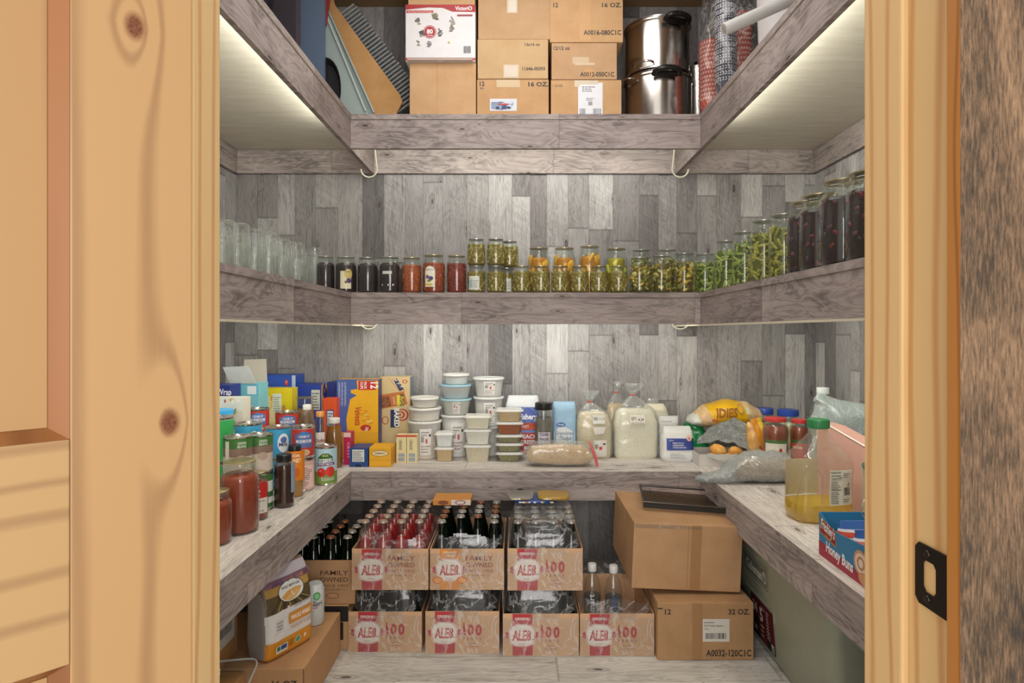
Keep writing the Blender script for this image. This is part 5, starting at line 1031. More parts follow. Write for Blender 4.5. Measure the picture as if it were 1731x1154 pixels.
jar('cream spread jar with a blue lid, half behind the pasta bag', X(1292, 2.95)+.01, 2.975, ZC, .040, Z(690, 2.96)-ZC-.02, 'jam', ['cfc3a6'], 's', name='spread_jar')
o = [c for c in C.objects if c.name.startswith('spread_jar')][-1]; bluelid(o, .040, Z(690, 2.96)-ZC-.02)
# grey carrier bag with bread
t = th('carrier_bag', 'crumpled translucent grey carrier bag around a loaf, tail over the counter edge', 'bag', (X(1268, 2.44)+.01, 2.44, ZC+.0008))
L = Loft([(-.225, .0, .012, .012, .008), (-.19, -.0, .016, .03, .014), (-.13, -.0, .022, .040, .020), (-.07, .01, .045, .062, .044), (.0, .02, .058, .075, .057), (.09, .02, .060, .08, .059), (.14, .02, .055, .07, .05), (.17, .02, .05, .03, .02)], 2.3, .010, 22, 31)
b = L.bm(48, .006); bmesh.ops.transform(b, matrix=rotx, verts=b.verts); bmesh.ops.recalc_face_normals(b, faces=b.faces)
for v in b.verts: v.co.z = max(v.co.z, 0)
mk('film', b, M_GREYBAG, t, smooth=True)
P = Print(); P.rect(-.02, -.0, .01, .05, '7f9cc4').rect(-.01, .06, .012, .085, '7f9cc4')
t = th('bread_loaf', 'brown loaf of bread inside the grey carrier bag', 'bread', (X(1290, 2.44)+.0, 2.455, ZC+.004))
b = Loft([(-.10, 0, .04, .03, .03), (-.08, 0, .045, .05, .040), (.08, 0, .045, .05, .040), (.10, 0, .04, .03, .03)], 3, .003, 20, 4).bm(32, .008); bmesh.ops.transform(b, matrix=rotx, verts=b.verts); bmesh.ops.recalc_face_normals(b, faces=b.faces); mk('loaf', b, grains('bread_crust', 'b58a58', 'd0aa78', 30), t, smooth=True)
# oil jug
yj = 1.975; xj = X(1383, yj); HJ = Z(722, yj)-ZC
t = th('oil_jug', 'big clear jug of yellow cooking oil with a green cap, nearly empty', 'jug', (xj, yj, ZC), math.radians(8))
S = [(0, 0, 0, .080, .055), (.006, 0, 0, .092, .066), (.03, 0, 0, .097, .070), (.10, 0, 0, .095, .068), (HJ*.62, 0, 0, .097, .070), (HJ*.70, 0, 0, .088, .064), (HJ*.80, -.0, 0, .058, .048), (HJ*.90, -.0, 0, .034, .032), (HJ*.94, 0, 0, .026, .026), (HJ, 0, 0, .025, .025)]
L = Loft(S, 3.4, .0008, 20, 2); mk('jug_body', L.bm(56, .006, cap=False), M_JUG, t, smooth=True)
b = bmesh.new(); pts = [(-.088, -.02, .05), (-.082, -.03, .12), (-.06, -.04, .17), (-.045, -.062, .17), (-.03, -.066, .15), (-.030, -.067, .06)]; tube(b, pts, .003, 6); mk('handle_groove', b, M_JUG, t, smooth=True)
mk('cap', lathe([(.031, HJ-.002), (.033, HJ), (.033, HJ+.024), (.031, HJ+.027), (0, HJ+.027)], 36), plain('2f7a48', .35), t, smooth=True)
b = bmesh.new()
for i in range(36):
    a = 2*PI*i/36; bx(b, .0325*math.sin(a)-.0009, .0325*math.sin(a)+.0009, -.0325*math.cos(a)-.0009, -.0325*math.cos(a)+.0009, HJ+.002, HJ+.023)
mk('cap_ridges', b, plain('2a7042', .35), t)
Lo = Loft([(.0012, 0, 0, .079, .054), (.0072, 0, 0, .090, .064), (.03, 0, 0, .095, .068), (.056, 0, 0, .0945, .0675)], 3.4, .0008, 20, 2); mk('cooking_oil', Lo.bm(56, .006), M_OIL, t, smooth=True)
P = Print(); P.rect(-.008, .058, .070, .166, 'd2d2c4').rect(.034, .060, .066, .160, 'c3c5b8')
P.text('Nutrition Facts', .012, .156, .007, '2a2a26', .034, bold=.02).rect(-.004, .148, .030, .150, '2a2a26').text('Calories', .006, .138, .006, '2a2a26', .020, bold=.02).text('120', .025, .138, .008, '2a2a26', bold=.02).rect(-.004, .134, .030, .1348, '2a2a26')
P.lines(-.004, .108, .030, .133, 5, '55554e', 3).rect(-.004, .104, .030, .106, '2a2a26').lines(-.004, .064, .030, .102, 7, '6a6a62', 7, .5).lines(.037, .142, .064, .158, 3, '77776e', 5).bars(.040, .088, .062, .112, '2a2a2a', 9).poly([(.052, .120), (.060, .120), (.056, .128)], '2a2a26').poly([(.054, .1215), (.058, .1215), (.056, .1255)], 'c3c5b8').text('HDPE', .056, .115, .003, '2a2a26').lines(.038, .068, .060, .08, 2, '77776e')
P.build('nutrition_label', t, L.front(0, 0, .001))
P = Print(); P.rect(-.075, .06, .045, .175, 'd9d5b4').rect(-.03, .15, .0, .175, 'b9b5a4')
def bk(u, v, l):
    x_, y_, z_ = L.front(0, 0, .001)(u, v, l); return (x_, -y_, z_)
P.build('back_label', t, bk)
# pink panel box, roll, wire loops, bags, honey bun box
t = th('bakery_box', 'shallow pink cardboard bakery box standing on edge behind the oil jug', 'box', (1.085, 2.02, ZC), 0)
b = bmesh.new(); pr = [(-.30, 0), (.24, 0), (.24, .262), (.16, .262), (-.30, .20)]
va = [b.verts.new((0, y_, z_)) for y_, z_ in pr]; vb = [b.verts.new((.06, y_, z_)) for y_, z_ in pr]; b.faces.new(va[::-1]); b.faces.new(vb)
for i in range(5): b.faces.new((va[i], va[(i+1) % 5], vb[(i+1) % 5], vb[i]))
bmesh.ops.recalc_face_normals(b, faces=b.faces); mk('panel', b, plain('c99a8e', .6), t)
b = bmesh.new(); tube(b, [(0, .24, .264), (0, .16, .264), (0, -.30, .202)], .003, 6); mk('pale_edge', b, plain('e6d6cc', .5), t)
t = th('bag_roll', 'dark roll of bin bags in green wrap leaning beside the oil jug', 'roll', (.985, 1.70, ZC), rot=(math.radians(14), math.radians(-8), 0))
b = lathe([(.034, 0), (.036, .002), (.036, .232), (.034, .234), (.031, .231), (.028, .234), (.025, .230), (.021, .234), (.017, .230), (.012, .233), (.007, .226), (0, .226)], 32); mk('roll', b, plain('3a3440', .3), t, smooth=True)
mk('wrapper', lathe([(.0368, .02), (.0375, .12), (.0375, .215), (.041, .245)], 32, cap=False), plain('a9c9ae', .35), t, smooth=True)
t = th('wire_whisk', 'loops of shiny steel wire behind the honey bun box', 'wire', (.905, 1.545, ZC)); b = bmesh.new()
for k, (hx, hz, rr, a0) in enumerate(((-.012, .155, .036, .5), (.012, .135, .034, .9), (.0, .09, .030, .3), (.02, .06, .033, -.3))):
    tube(b, [(hx+rr*math.cos(q*PI/9)*math.cos(a0)*1.3, .012*math.sin(q*PI/9+k), hz+rr*.9*math.sin(q*PI/9)+rr*.6*math.cos(q*PI/9)*math.sin(a0)) for q in range(18)], .0016, 6, closed=True)
tube(b, [(.01, 0, .16), (.015, 0, .08), (.012, 0, .001)], .003, 6); mk('wire', b, M_STEEL, t, smooth=True)
t = th('water_jug', 'tall clear bottle with a white cap inside the plastic bags at the far right', 'bottle', (X(1381, 2.57), 2.52, ZC)); H = Z(664, 2.52)-ZC
mk('bottle_body', lathe([(.05, 0), (.055, .006), (.055, H*.68), (.04, H*.85), (.021, H*.93), (.021, H)], 32, cap=False), M_PET, t, smooth=True)
mk('cap', lathe([(.0225, H-.003), (.024, H), (.024, H+.022), (0, H+.024)], 24), plain('d8dedd', .35), t, smooth=True)
t = th('grocery_bag', 'translucent pale blue grocery bags heaped at the far right of the counter', 'bag', (1.32, 2.475, ZC+.0008))
L = Loft([(0, 0, 0, .13, .10), (.05, 0, 0, .14, .115), (.20, 0, 0, .14, .115), (.27, -.0, 0, .13, .11), (.30, -.03, 0, .10, .08), (.325, -.11, .0, .035, .03), (.345, -.12, 0, .015, .02)], 2.5, .013, 13, 41); mk('film', L.bm(60, .008), glassy('pale_blue_bag', 'dfe8e8', .45, .30, .12, 'd6e2e2', .16, 10), t, smooth=True)
t = th('honey_bun_box', 'torn open blue and red honey bun box at the front right counter edge', 'box', (.800, 1.655, ZC), math.radians(0)); hh = .112
b = bmesh.new(); pr = [(0, 0), (-.42, 0), (-.42, hh), (-.14, hh*.80), (-.06, hh*.76), (-.015, hh*.97), (0, hh)]
for x_ in (0, .158):
    va = [b.verts.new((x_, y_, z_)) for y_, z_ in pr]; vb = [b.verts.new((x_+.002, y_, z_)) for y_, z_ in pr]; n_ = len(pr); b.faces.new(va); b.faces.new(vb[::-1])
    for i in range(n_): b.faces.new((va[i], va[(i+1) % n_], vb[(i+1) % n_], vb[i]))
bmesh.ops.recalc_face_normals(b, faces=b.faces); bx(b, .002, .158, -.002, 0, 0, hh); bx(b, .002, .158, -.42, -.418, 0, hh); bx(b, .002, .158, -.418, -.002, 0, .002)
mk('carton', b, plain('2f86b8', .35), t)
P = Print(); P.poly([(.0, 0), (.42, 0), (.42, hh*.30), (.2, hh*.22), (.0, hh*.34)], 'b02a40').poly([(.006, hh*.55), (.012, hh*.90), (.085, hh*.78), (.090, hh*.42)], 'cf9a3a').poly([(.008, hh*.57), (.014, hh*.88), (.083, hh*.765), (.087, hh*.45)], '9c1f24')
P.text('Mrs.', .026, hh*.82, .010, 'e8b84a', ang=-.16, bold=.02).text("Freshley's", .047, hh*.62, .026, 'ffffff', .070, ang=-.16, bold=.02).text("Bakery", .048, hh*.51, .007, 'e8b84a', ang=-.2)
P.text('Honey Buns', .105, hh*.17, .026, 'ffffff', .13, ang=-.06, bold=.03).ell(.205, hh*.45, .032, .030, 'd9a070').ell(.205, hh*.45, .025, .023, 'efe0d0').ell(.205, hh*.45, .017, .016, 'c98a5c').ell(.205, hh*.45, .010, .010, 'efe0d0').ell(.225, hh*.16, .030, .016, 'd9a070')
for k in range(9):
    a = -1.2+k*.35; P.poly([(.15, hh*.40), (.15+.10*math.cos(a), hh*.45+.05*math.sin(a)), (.15+.10*math.cos(a+.05), hh*.45+.05*math.sin(a+.05))], '55a0cc') if False else None
P.build('printed_side', t, lmap(0, 0, 0))
for i in range(4):
    tt = th('wrapped_bun', 'wrapped honey bun packet in the torn box, %s from its far end' % ('first', 'second', 'third', 'fourth')[i], 'snack', (.88, 1.605-i*.075, ZC+.0035), 0, 'wrapped buns')
    bb = Loft([(0, 0, 0, .05, .022), (.02, 0, 0, .062, .03), (.06, 0, 0, .06, .028), (.085, 0, 0, .05, .010), (.10, 0, 0, .052, .003)], 2.6, .004, 30, i).bm(30, .006)
    for f in bb.faces:
        z_ = f.calc_center_median().z; f.material_index = 1 if z_ > .08 else (2 if .062 < z_ < .072 else 0)
    mk('wrapper', bb, [plain('dfe3e8', .2), plain('3a68b4', .25), plain('cf4a34', .25)], tt, smooth=True)
# ================================================================ bottle crates on the floor
KR = card('c39a74', 'd0a987'); BH = .228
CR = 'b5333a'; 
def logo(P, x, y, s=1.0, c=CR, back=None):
    P.poly([(x-.058*s, y-.006), (x-.046*s, y-.012), (x-.046*s, y+.014), (x-.058*s, y+.010)], c).poly([(x+.058*s, y-.006), (x+.046*s, y-.012), (x+.046*s, y+.014), (x+.058*s, y+.010)], c)
    for k, cc in ((1.0, 'e8ddd2'), (.955, c), (.92, 'e8ddd2')):
        P.poly([(x+k*s*px_, y+k*s*py_) for px_, py_ in ((-.046, -.004), (-.042, -.030), (-.02, -.038), (.02, -.038), (.042, -.030), (.046, -.004), (.048, .018), (.038, .032), (.018, .040), (-.018, .040), (-.038, .032), (-.048, .018))], cc)
    P.text('ALE8', x-.002, y-.016, .034*s, c, .066*s, bold=.03, shear=.12).text('ALE8', x-.001, y-.014, .030*s, 'd98a84', .056*s, bold=-.005, shear=.12).text('one', x+.036*s, y-.016, .008*s, c).lines(x-.012, y-.03, x+.012, y-.026, 1, c)
def d_ale(kind, band=CR):
    def f(P, w, h):
        bx0 = -w/2+.034; P.rect(bx0, .001, bx0+.070, h-.001, band)
        if kind == 'orange': P.text('ORANGE', bx0+.035, h-.016, .008, 'f2e6d0', bold=.01).text('CREAM', bx0+.035, h-.028, .008, 'f2e6d0', bold=.01)
        else: P.text('ORIGINAL', bx0+.035, h-.022, .009, 'f0dcd4', .054, bold=.02)
        logo(P, bx0+.033, h*.48)
        if kind == 'orange': P.ell(bx0-.008, h*.24, .018, .013, 'd9742c').ell(bx0+.076, h*.24, .018, .013, 'd9742c').ell(bx0-.008, h*.24, .013, .009, 'e8a05c').ell(bx0+.076, h*.24, .013, .009, 'e8a05c')
        x0 = bx0+.079
        if kind == 'family' or kind == 'orange':
            P.text('FAMILY', x0+.058, h-.040, .016, '93453a', .095, bold=.01).text('OWNED', x0+.058, h-.063, .016, '93453a', .095, bold=.01).text('SINCE 1902', x0+.058, h-.080, .009, '93453a', .095).text('WINCHESTER, KY', x0+.056, h-.094, .005, '93453a', .08)
        else:
            P.poly([(x0+.018, h*.42), (x0+.028, h*.42), (x0+.028, h*.60), (x0+.0255, h*.66), (x0+.0255, h*.74), (x0+.0205, h*.74), (x0+.0205, h*.66), (x0+.018, h*.60)], CR)
            P.text('0', x0+.046, h*.44, .036, CR, .022, bold=.04).text('0', x0+.074, h*.44, .036, CR, .022, bold=.04).text('Y E A R S', x0+.05, h*.33, .009, '93453a', .066)
            P.ell(x0+.055, h*.18, .020, .009, '9c4a40').ell(x0+.055, h*.18, .0185, .0078, 'c9a07c').lines(x0+.04, h*.16, x0+.07, h*.2, 1, '9c4a40')
    return f
BPROTO = {}
def soda(label, x, y, z, kind, group):
    t = th('soda_bottle', label, 'bottle', (x, y, z), 0, group); r_ = .0295
    if kind not in BPROTO:
        prof = [(r_*.88, 0), (r_, .004), (r_, .115), (r_*.93, .135), (r_*.62, .165), (r_*.46, .185), (.0125, .205), (.0125, BH-.010), (.0138, BH-.008), (.0138, BH-.004)]
        gm = M_CLEARB if kind == 'red' else M_GREENGL
        a = mk('bottle_body', lathe(prof, 20, cap=False), gm, t, smooth=True)
        lp = [(r_*.85, .002), (r_*.93, .006), (r_*.93, .115), (r_*.86, .135), (r_*.55, .163), (r_*.48, .172), (0, .172)]
        l = mk('soda', lathe(lp, 18), plain('b02a2c' if kind == 'red' else ('25421f' if kind == 'green' else '2a1512'), .2), t, smooth=True)
        cb = bmesh.new(); n_ = 42; top = []; bot = []
        for i in range(n_):
            q = 2*PI*i/n_; rb = .0158+(.0009 if i % 2 else 0); bot.append(cb.verts.new((rb*math.sin(q), -rb*math.cos(q), BH-.0075))); top.append(cb.verts.new((.0135*math.sin(q), -.0135*math.cos(q), BH-.0008)))
        cb.faces.new(top)
        for i in range(n_): j = (i+1) % n_; cb.faces.new((bot[i], bot[j], top[j], top[i]))
        c = mk('crown_cap', cb, plain('b9a79c' if kind == 'red' else ('a9a39c' if kind == 'green' else '8a5a3c'), .3, .6), t, smooth=True); BPROTO[kind] = (a.data, l.data, c.data)
    else:
        a, l, c = BPROTO[kind]; link('bottle_body', a, t); link('soda', l, t); link('crown_cap', c, t)
    return t
ORD = ('first', 'second', 'third', 'fourth', 'fifth', 'sixth')
def crate(label, x0, x1, z, Y, d, h, draw, rows, film, what, kinds, band=CR, cols=4, skip=()):
    w = x1-x0; t = th('bottle_crate', label, 'crate', ((x0+x1)/2, Y, z)); mk('tray', tray_bm(w, d, h, .003), KR, t)
    P = Print(); draw(P, w, h); P.build('printed_front', t, fmap(0, 0, 0), .7)
    for r_ in range(rows):
        for c_ in range(cols):
            if (r_, c_) in skip: continue
            p = (w-.010)/cols; k = kinds[(r_*cols+c_) % len(kinds)]
            soda('%s soda bottle in %s, %s row, %s from left' % ({'red': 'red', 'green': 'green glass', 'dark': 'dark brown'}[k], what, ORD[r_], ORD[c_]), (x0+x1)/2-w/2+.005+p*(c_+.5), Y+.036+r_*min(p, .066), z+.0035, k, 'bottles in '+what)
    if film:
        L = Loft([(h-.02, 0, 0, w/2+.002, d/2+.002), (h+.004, 0, 0, w/2+.001, d/2+.001), (h+.04, 0, 0, w/2-.006, d/2-.006), (BH-.004, 0, 0, w/2-.020, d/2-.020), (BH+.0055, 0, 0, w/2-.030, d/2-.03)], 5, .004, 26, abs(hash(label)) % 7 if False else len(label) % 7)
        if film == 1: L.wr = .0022; L.fr = 12; mk('shrink_wrap', L.bm(64, .006), M_FILM, t, smooth=True, loc=(0, d/2, 0))
        else:
            L = Loft(L.s[:4], 5, .003, 14, 3); b = L.bm(64, .005, cap=False)
            kill = [v for v in b.verts if v.co.z > h+.02+.045*noise.noise(Vector((v.co.x*16, v.co.y*16, film)))+.03]
            bmesh.ops.delete(b, geom=kill, context='VERTS'); mk('shrink_wrap', b, M_FILM, t, smooth=True, loc=(0, d/2, 0))
        # film stretched over the printed front, with a torn wisp
        b = bmesh.new(); nx, nz = 26, 12; G = [[b.verts.new((-w/2+w*i/nx, -.0018-.0030*abs(noise.noise(Vector((i*.12, j*.25, len(label))))), .002+(h-.016)*j/nz)) for i in range(nx+1)] for j in range(nz+1)]
        for j in range(nz):
            for i in range(nx):
                b.faces.new((G[j][i], G[j][i+1], G[j+1][i+1], G[j+1][i]))
        mk('front_film', b, M_FILM, t, smooth=True)
    return t
Z2 = BH+.0045+.0015
YL = 2.19
crate('lower crate of sodas at the far left of the floor row, 100 years print', X(589, YL), X(713, YL), .0005, YL, .36, .142, d_ale('100'), 3, 1, 'the lower far left crate', ['green'])
crate('lower crate of sodas second from the left, 100 years print', X(719, 2.18), X(844, 2.18), .0005, 2.18, .36, .148, d_ale('100'), 3, 1, 'the lower second crate', ['green'])
crate('lower crate of sodas with torn film, third from the left', X(850, 2.165), X(978.5, 2.165), .0005, 2.165, .36, .146, d_ale('100'), 3, 1, 'the lower third crate', ['green'], skip=((0, 1),))
crate('lower crate holding water bottles, rightmost of the floor row', X(980.5, 2.165), X(1106, 2.165), .0005, 2.165, .36, .146, d_ale('100'), 0, 2, 'the lower right crate', ['green'])
crate('upper crate of red sodas with family owned print and torn film', X(595, 2.155), X(724, 2.155), Z2, 2.155, .36, .142, d_ale('family'), 5, 3, 'the upper left crate', ['red'])
crate('upper crate with an orange cream band, middle of the upper row', X(727, 2.155), X(852, 2.155), Z2, 2.155, .36, .142, d_ale('orange', 'd98a34'), 5, 2, 'the upper middle crate', ['green', 'dark', 'green', 'green', 'dark', 'green', 'dark'], band='d98a34', skip=((0, 1), (0, 2)))
crate('upper crate fully wrapped in film, right of the upper row', X(858, 2.15), X(985, 2.15), Z2, 2.15, .36, .145, d_ale('100'), 4, 1, 'the upper right crate', ['green'])
# left, darker crates
def d_left(P, w, h): P.text('FAMILY', .055, h-.052, .016, '5f4030', .10, bold=.01).text('OWNED', .055, h-.076, .016, '5f4030', .10, bold=.01).text('SINCE 1902', .055, h-.094, .009, '5f4030', .10).text('WINCHESTER, KY', .055, h-.106, .005, '5f4030', .08).ell(.05, .03, .022, .010, '5f4030').ell(.05, .03, .020, .0085, 'b5895f')
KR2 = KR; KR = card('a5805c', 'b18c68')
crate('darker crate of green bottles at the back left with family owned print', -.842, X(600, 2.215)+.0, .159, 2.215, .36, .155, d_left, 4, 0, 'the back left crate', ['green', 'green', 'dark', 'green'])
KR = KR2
t = th('can_case', 'black and kraft drink case under the back left crate', 'box', (-.735, 2.205, .0005)); mk('carton', bx(bmesh.new(), -.13, .13, 0, .37, 0, .157, .002), card('b08a60', 'bd976c'), t)
P = Print(); P.rect(-.13, .10, .13, .155, '1f1d1c').rect(-.02, .035, .112, .098, '1f1d1c').text('Since', .07, .070, .018, 'e0dcd2', .06, bold=.03).text('1950', .07, .045, .020, 'e0dcd2', .06, bold=.03).ell(.08, .128, .010, .008, '4a4a4a').text('1 GAL (3.8 L)', .05, .012, .010, '3a2c20', .10, bold=.01); P.build('printed_front', t, fmap(0, 0, 0))
# water bottles in the right lower crate
for i, (px, yt) in enumerate(((1001, 948), (1037, 951))):
    yb = 2.30-.01*i; x_ = X(px, yb); H = Z(yt+14, yb)-.004
    def lw(P, i=i): P.text('smart' if i == 0 else 'water', .0, .13, .020, 'd8dce2' if i == 0 else '3f5aa0', .075, ang=PI/2, bold=.02).text('water', .018, .12, .012, 'c8ccd4', .05, ang=PI/2); return .0335
    bottle('water_bottle', 'clear water bottle with a white cap, %s of the pair by the big carton' % ('left', 'right')[i], x_, yb, .004, [(.030, 0), (.033, .006), (.033, H*.50), (.031, H*.53), (.033, H*.56), (.033, H*.70), (.026, H*.85), (.013, H*.95), (.013, H)], glassy('water', 'c9d2d8', .3, .1, .05, 'a9b4bc') if i == 0 else bpy.data.materials['water'], H*.62, .0155, .022, 'dcdedb', lab=lw, phi=.1)
# clutter on top of the crates
ztop = Z2+.0035+BH
t = th('bottle_carrier', 'orange and white bottle carrier card lying on the upper middle crate', 'carton', (X(765, 2.42), 2.37, ztop+.001)); mk('card', bx(bmesh.new(), -.07, .075, 0, .10, 0, .022, .002), plain('cf8a34', .5), t)
P = Print(); P.rect(-.0, .001, .074, .021, 'd9cfc4').ell(.035, .011, .02, .009, 'a33a3a').ell(.035, .011, .016, .006, 'd9cfc4').ell(-.03, .011, .02, .008, '8a4a24'); P.build('printed_front', t, fmap(0, 0, 0))
for i, (cx_, c_, w_, lb_, z_) in enumerate(((X(905, 2.4), '2a4c8c', .085, 'flat blue and white packet on the upper right crate', 0), (X(935, 2.42), 'b08a34', .06, 'flat gold packet on top of the blue one', .0125), (X(880, 2.44), '8a8680', .05, 'flat grey packet at the left on top of the blue one', .0125))):
    t = th('flat_packet', lb_, 'packet', (cx_, 2.42, ztop+.009+z_)); mk('packet', Loft([(0, 0, 0, w_, .055), (.006, 0, 0, w_*1.02, .057), (.012, 0, 0, w_, .05)], 4, .002, 40, i).bm(40, .003), plain(c_, .4), t, smooth=True)
    P = Print(); [P.ell(r.uniform(-w_*.8, w_*.8), .006, .006, .003, r.choice(['e0c080', 'e8e4da', 'a8702c'])) for k in range(9)]; P.build('printed_edge', t, fmap(0, -.0575, 0))
# ================================================================ big cartons at the right
c, w_, h = carton('shipping_carton', 'carton marked 32 OZ. and A0032-120C1C on the floor at the right', .4765, X(1274, 2.135), .0005, .198, 2.135, .42, card('a5805a', 'b8916a'))
P = Print(); P.text('12', -w_/2+.036, h-.040, .018, INK, bold=.02).text('32 OZ.', w_/2-.050, h-.040, .018, INK, .074, bold=.02).text('A0032-120C1C', w_/2-.086, .014, .022, INK, .155, bold=.02)
P.rect(-w_/2, h-.022, -w_/2+.018, h-.018, INK); P.rect(-.01, .064, .082, .142, 'd6d0c6').text('Dill Pickle Spears', .028, .116, .006, '3a3a3a', .066, bold=.01).text('32oz', .004, .106, .006, '3a3a3a').lines(-.005, .128, .03, .136, 1, '777777').bars(.0, .074, .072, .094, '3a3a3a', 12)
P.rect(-.045, .002, -.012, h-.002, 'a47a50'); P.build('printing', c, fmap(0, 0, 0), .7)
t = th('large_carton', 'largest brown carton with taped seam sitting tilted on the 32 OZ. carton', 'box', (.592, 2.20, .2135), rot=(0, math.radians(2.4), 0)); W2, H2, D2 = .386, .232, .44
mk('carton', bx(bmesh.new(), -W2/2, W2/2, 0, D2, 0, H2, .003), card('b08963', 'bf9872'), t)
P = Print(); P.rect(.012, .002, .048, H2-.002, 'a87c50').rect(.001, .002, .0025, H2-.002, '8f6a44'); P.build('seam', t, fmap(0, 0, 0), .6)
sheet('packing_tape', [[(-W2/2+.004, -.0015, H2-.004), (-.05, -.0015, H2-.003), (.05, -.0015, H2-.010)], [(-W2/2+.004, -.0015, H2-.020), (-.05, -.0015, H2-.016), (.05, -.0015, H2-.014)]], M_FILM, t, .0015, 2, 8, .0006)
t = th('grill_rack', 'black perforated pan resting on the largest brown carton', 'pan', (.63, 2.335, .2135+H2+.0095), rot=(math.radians(0), math.radians(2.4), math.radians(-8))); b = bmesh.new(); w0, d0 = .16, .13
pt_ = [(-w0, 0, .022), (w0, 0, .022), (w0, 2*d0, .022), (-w0, 2*d0, .022)]; tube(b, pt_, .004, 8, closed=True); mk('rim', b, plain('57524e', .3, .8), t, smooth=True)
b = bmesh.new(); 
for i in range(31): bx(b, -w0+.01+i*(2*w0-.02)/30-.0017, -w0+.01+i*(2*w0-.02)/30+.0017, .008, 2*d0-.008, .0, .002)
for i in range(17): bx(b, -w0+.006, w0-.006, .01+i*(2*d0-.02)/16-.0015, .01+i*(2*d0-.02)/16+.0015, .002, .0035)
for s in (-1, 1): bx(b, s*(w0-.004)-.001, s*(w0-.004)+.001, 0, 2*d0, .001, .02)
bx(b, -w0, w0, .0, .0015, .001, .02); mk('mesh', b, plain('1d1b1a', .4), t)
# ================================================================ storage chest at the right
t = th('cooler_chest', 'large sage green plastic chest with an oval badge, under the right counter', 'chest', (0, 0, .0005))
prs = [(0, .872, 1.70), (.39, .838, 1.675)]; b = bmesh.new(); R_ = []
for z_, x0, y0 in ((0, .880, 1.72), (.012, .870, 1.70), (.30, .846, 1.680), (.372, .842, 1.676), (.392, .845, 1.68), (.40, .855, 1.69)):
    x1_, y1_, c_ = 1.42, 2.58, .035; ring = []
    for (cx_, cy_, a0) in ((x0+c_, y0+c_, PI), (x1_-c_, y0+c_, 1.5*PI), (x1_-c_, y1_-c_, 0), (x0+c_, y1_-c_, .5*PI)):
        for k in range(6): a = a0+.5*PI*k/5; ring.append(b.verts.new((cx_+c_*math.cos(a), cy_+c_*math.sin(a), z_)))
    R_.append(ring)
for A, B in zip(R_, R_[1:]):
    for i in range(24): b.faces.new((A[i], A[(i+1) % 24], B[(i+1) % 24], B[i]))
b.faces.new(R_[0][::-1]); b.faces.new(R_[-1]); SG = plain('a3a793', .45); mk('body', b, SG, t, smooth=True)
fx = lambda v: .870-(.870-.846)*(v-.012)/.288
def side(u, v, l): return (fx(v)-.0012-l, 2.31-u, v)              # u grows towards the camera
b = bmesh.new(); q = [side(.02, .33, 0), side(.31, .33, 0), side(.31, .20, 0), side(.02, .20, 0)]
P = Print(); P.rect(-.02, .235, .20, .325, 'b9bcb2').rect(-.018, .238, .196, .322, '73776a').rect(-.02, .245, .190, .315, 'b9bcb2').rect(-.018, .248, .187, .312, '73776a').text('Coleman', .075, .262, .034, 'dcddd4', .15, bold=.03).ell(.170, .280, .013, .022, 'dcddd4').ell(.170, .280, .009, .016, '73776a').text('*', .170, .262, .03, 'dcddd4', bold=.03)
P.build('badge', t, side)
P = Print(); P.rect(.02, .03, .215, .175, '5e1f20').rect(.02, .03, .08, .10, '1e1b1a').text('24', .055, .120, .035, 'e8e0dc', .04, bold=.03).text('5', .11, .105, .045, 'e8e0dc', .028, bold=.03).text('DAYS', .13, .15, .010, 'e8e0dc').lines(.10, .05, .13, .10, 3, 'c9b0a8').lines(.155, .065, .185, .165, 9, 'c9b8b0', 5).rect(.15, .03, .215, .062, '1e1b1a').rect(.188, .035, .210, .062, 'd9d6d0').bars(.190, .037, .208, .055, '333333').text('54', .05, .05, .02, 'b9b4ae', bold=.02)
P.build('sticker', t, side)
b = bmesh.new(); 
for (u0, u1, v0, v1) in ((-.03, .215, .185, .188), (.225, .228, .15, .34)):
    p0 = side(u0, v0, 0); p1 = side(u1, v1, 0); bx(b, p0[0]-.003, p0[0]+.004, min(p0[1], p1[1]), max(p0[1], p1[1]), v0, v1)
mk('rib', b, SG, t)
t = th('cooler', 'navy and cream rounded cooler at the bottom right by the jamb', 'cooler', (1.07, 1.40, .0005))
mk('body', Loft([(0, 0, 0, .18, .20), (.01, 0, 0, .19, .21), (.20, 0, 0, .20, .215), (.21, 0, 0, .20, .215)], 5, 0).bm(48, .02), plain('d6d2c8', .4), t, smooth=True)
mk('lower_band', Loft([(.05, 0, 0, .196, .214), (.12, 0, 0, .2005, .218)], 5, 0).bm(48, .02), plain('b9b8b0', .5), t, smooth=True)
mk('lid', Loft([(.211, 0, 0, .205, .222), (.27, 0, 0, .205, .222), (.30, 0, 0, .19, .20), (.305, 0, 0, .17, .18)], 5, 0).bm(48, .01), plain('232c48', .4), t, smooth=True)
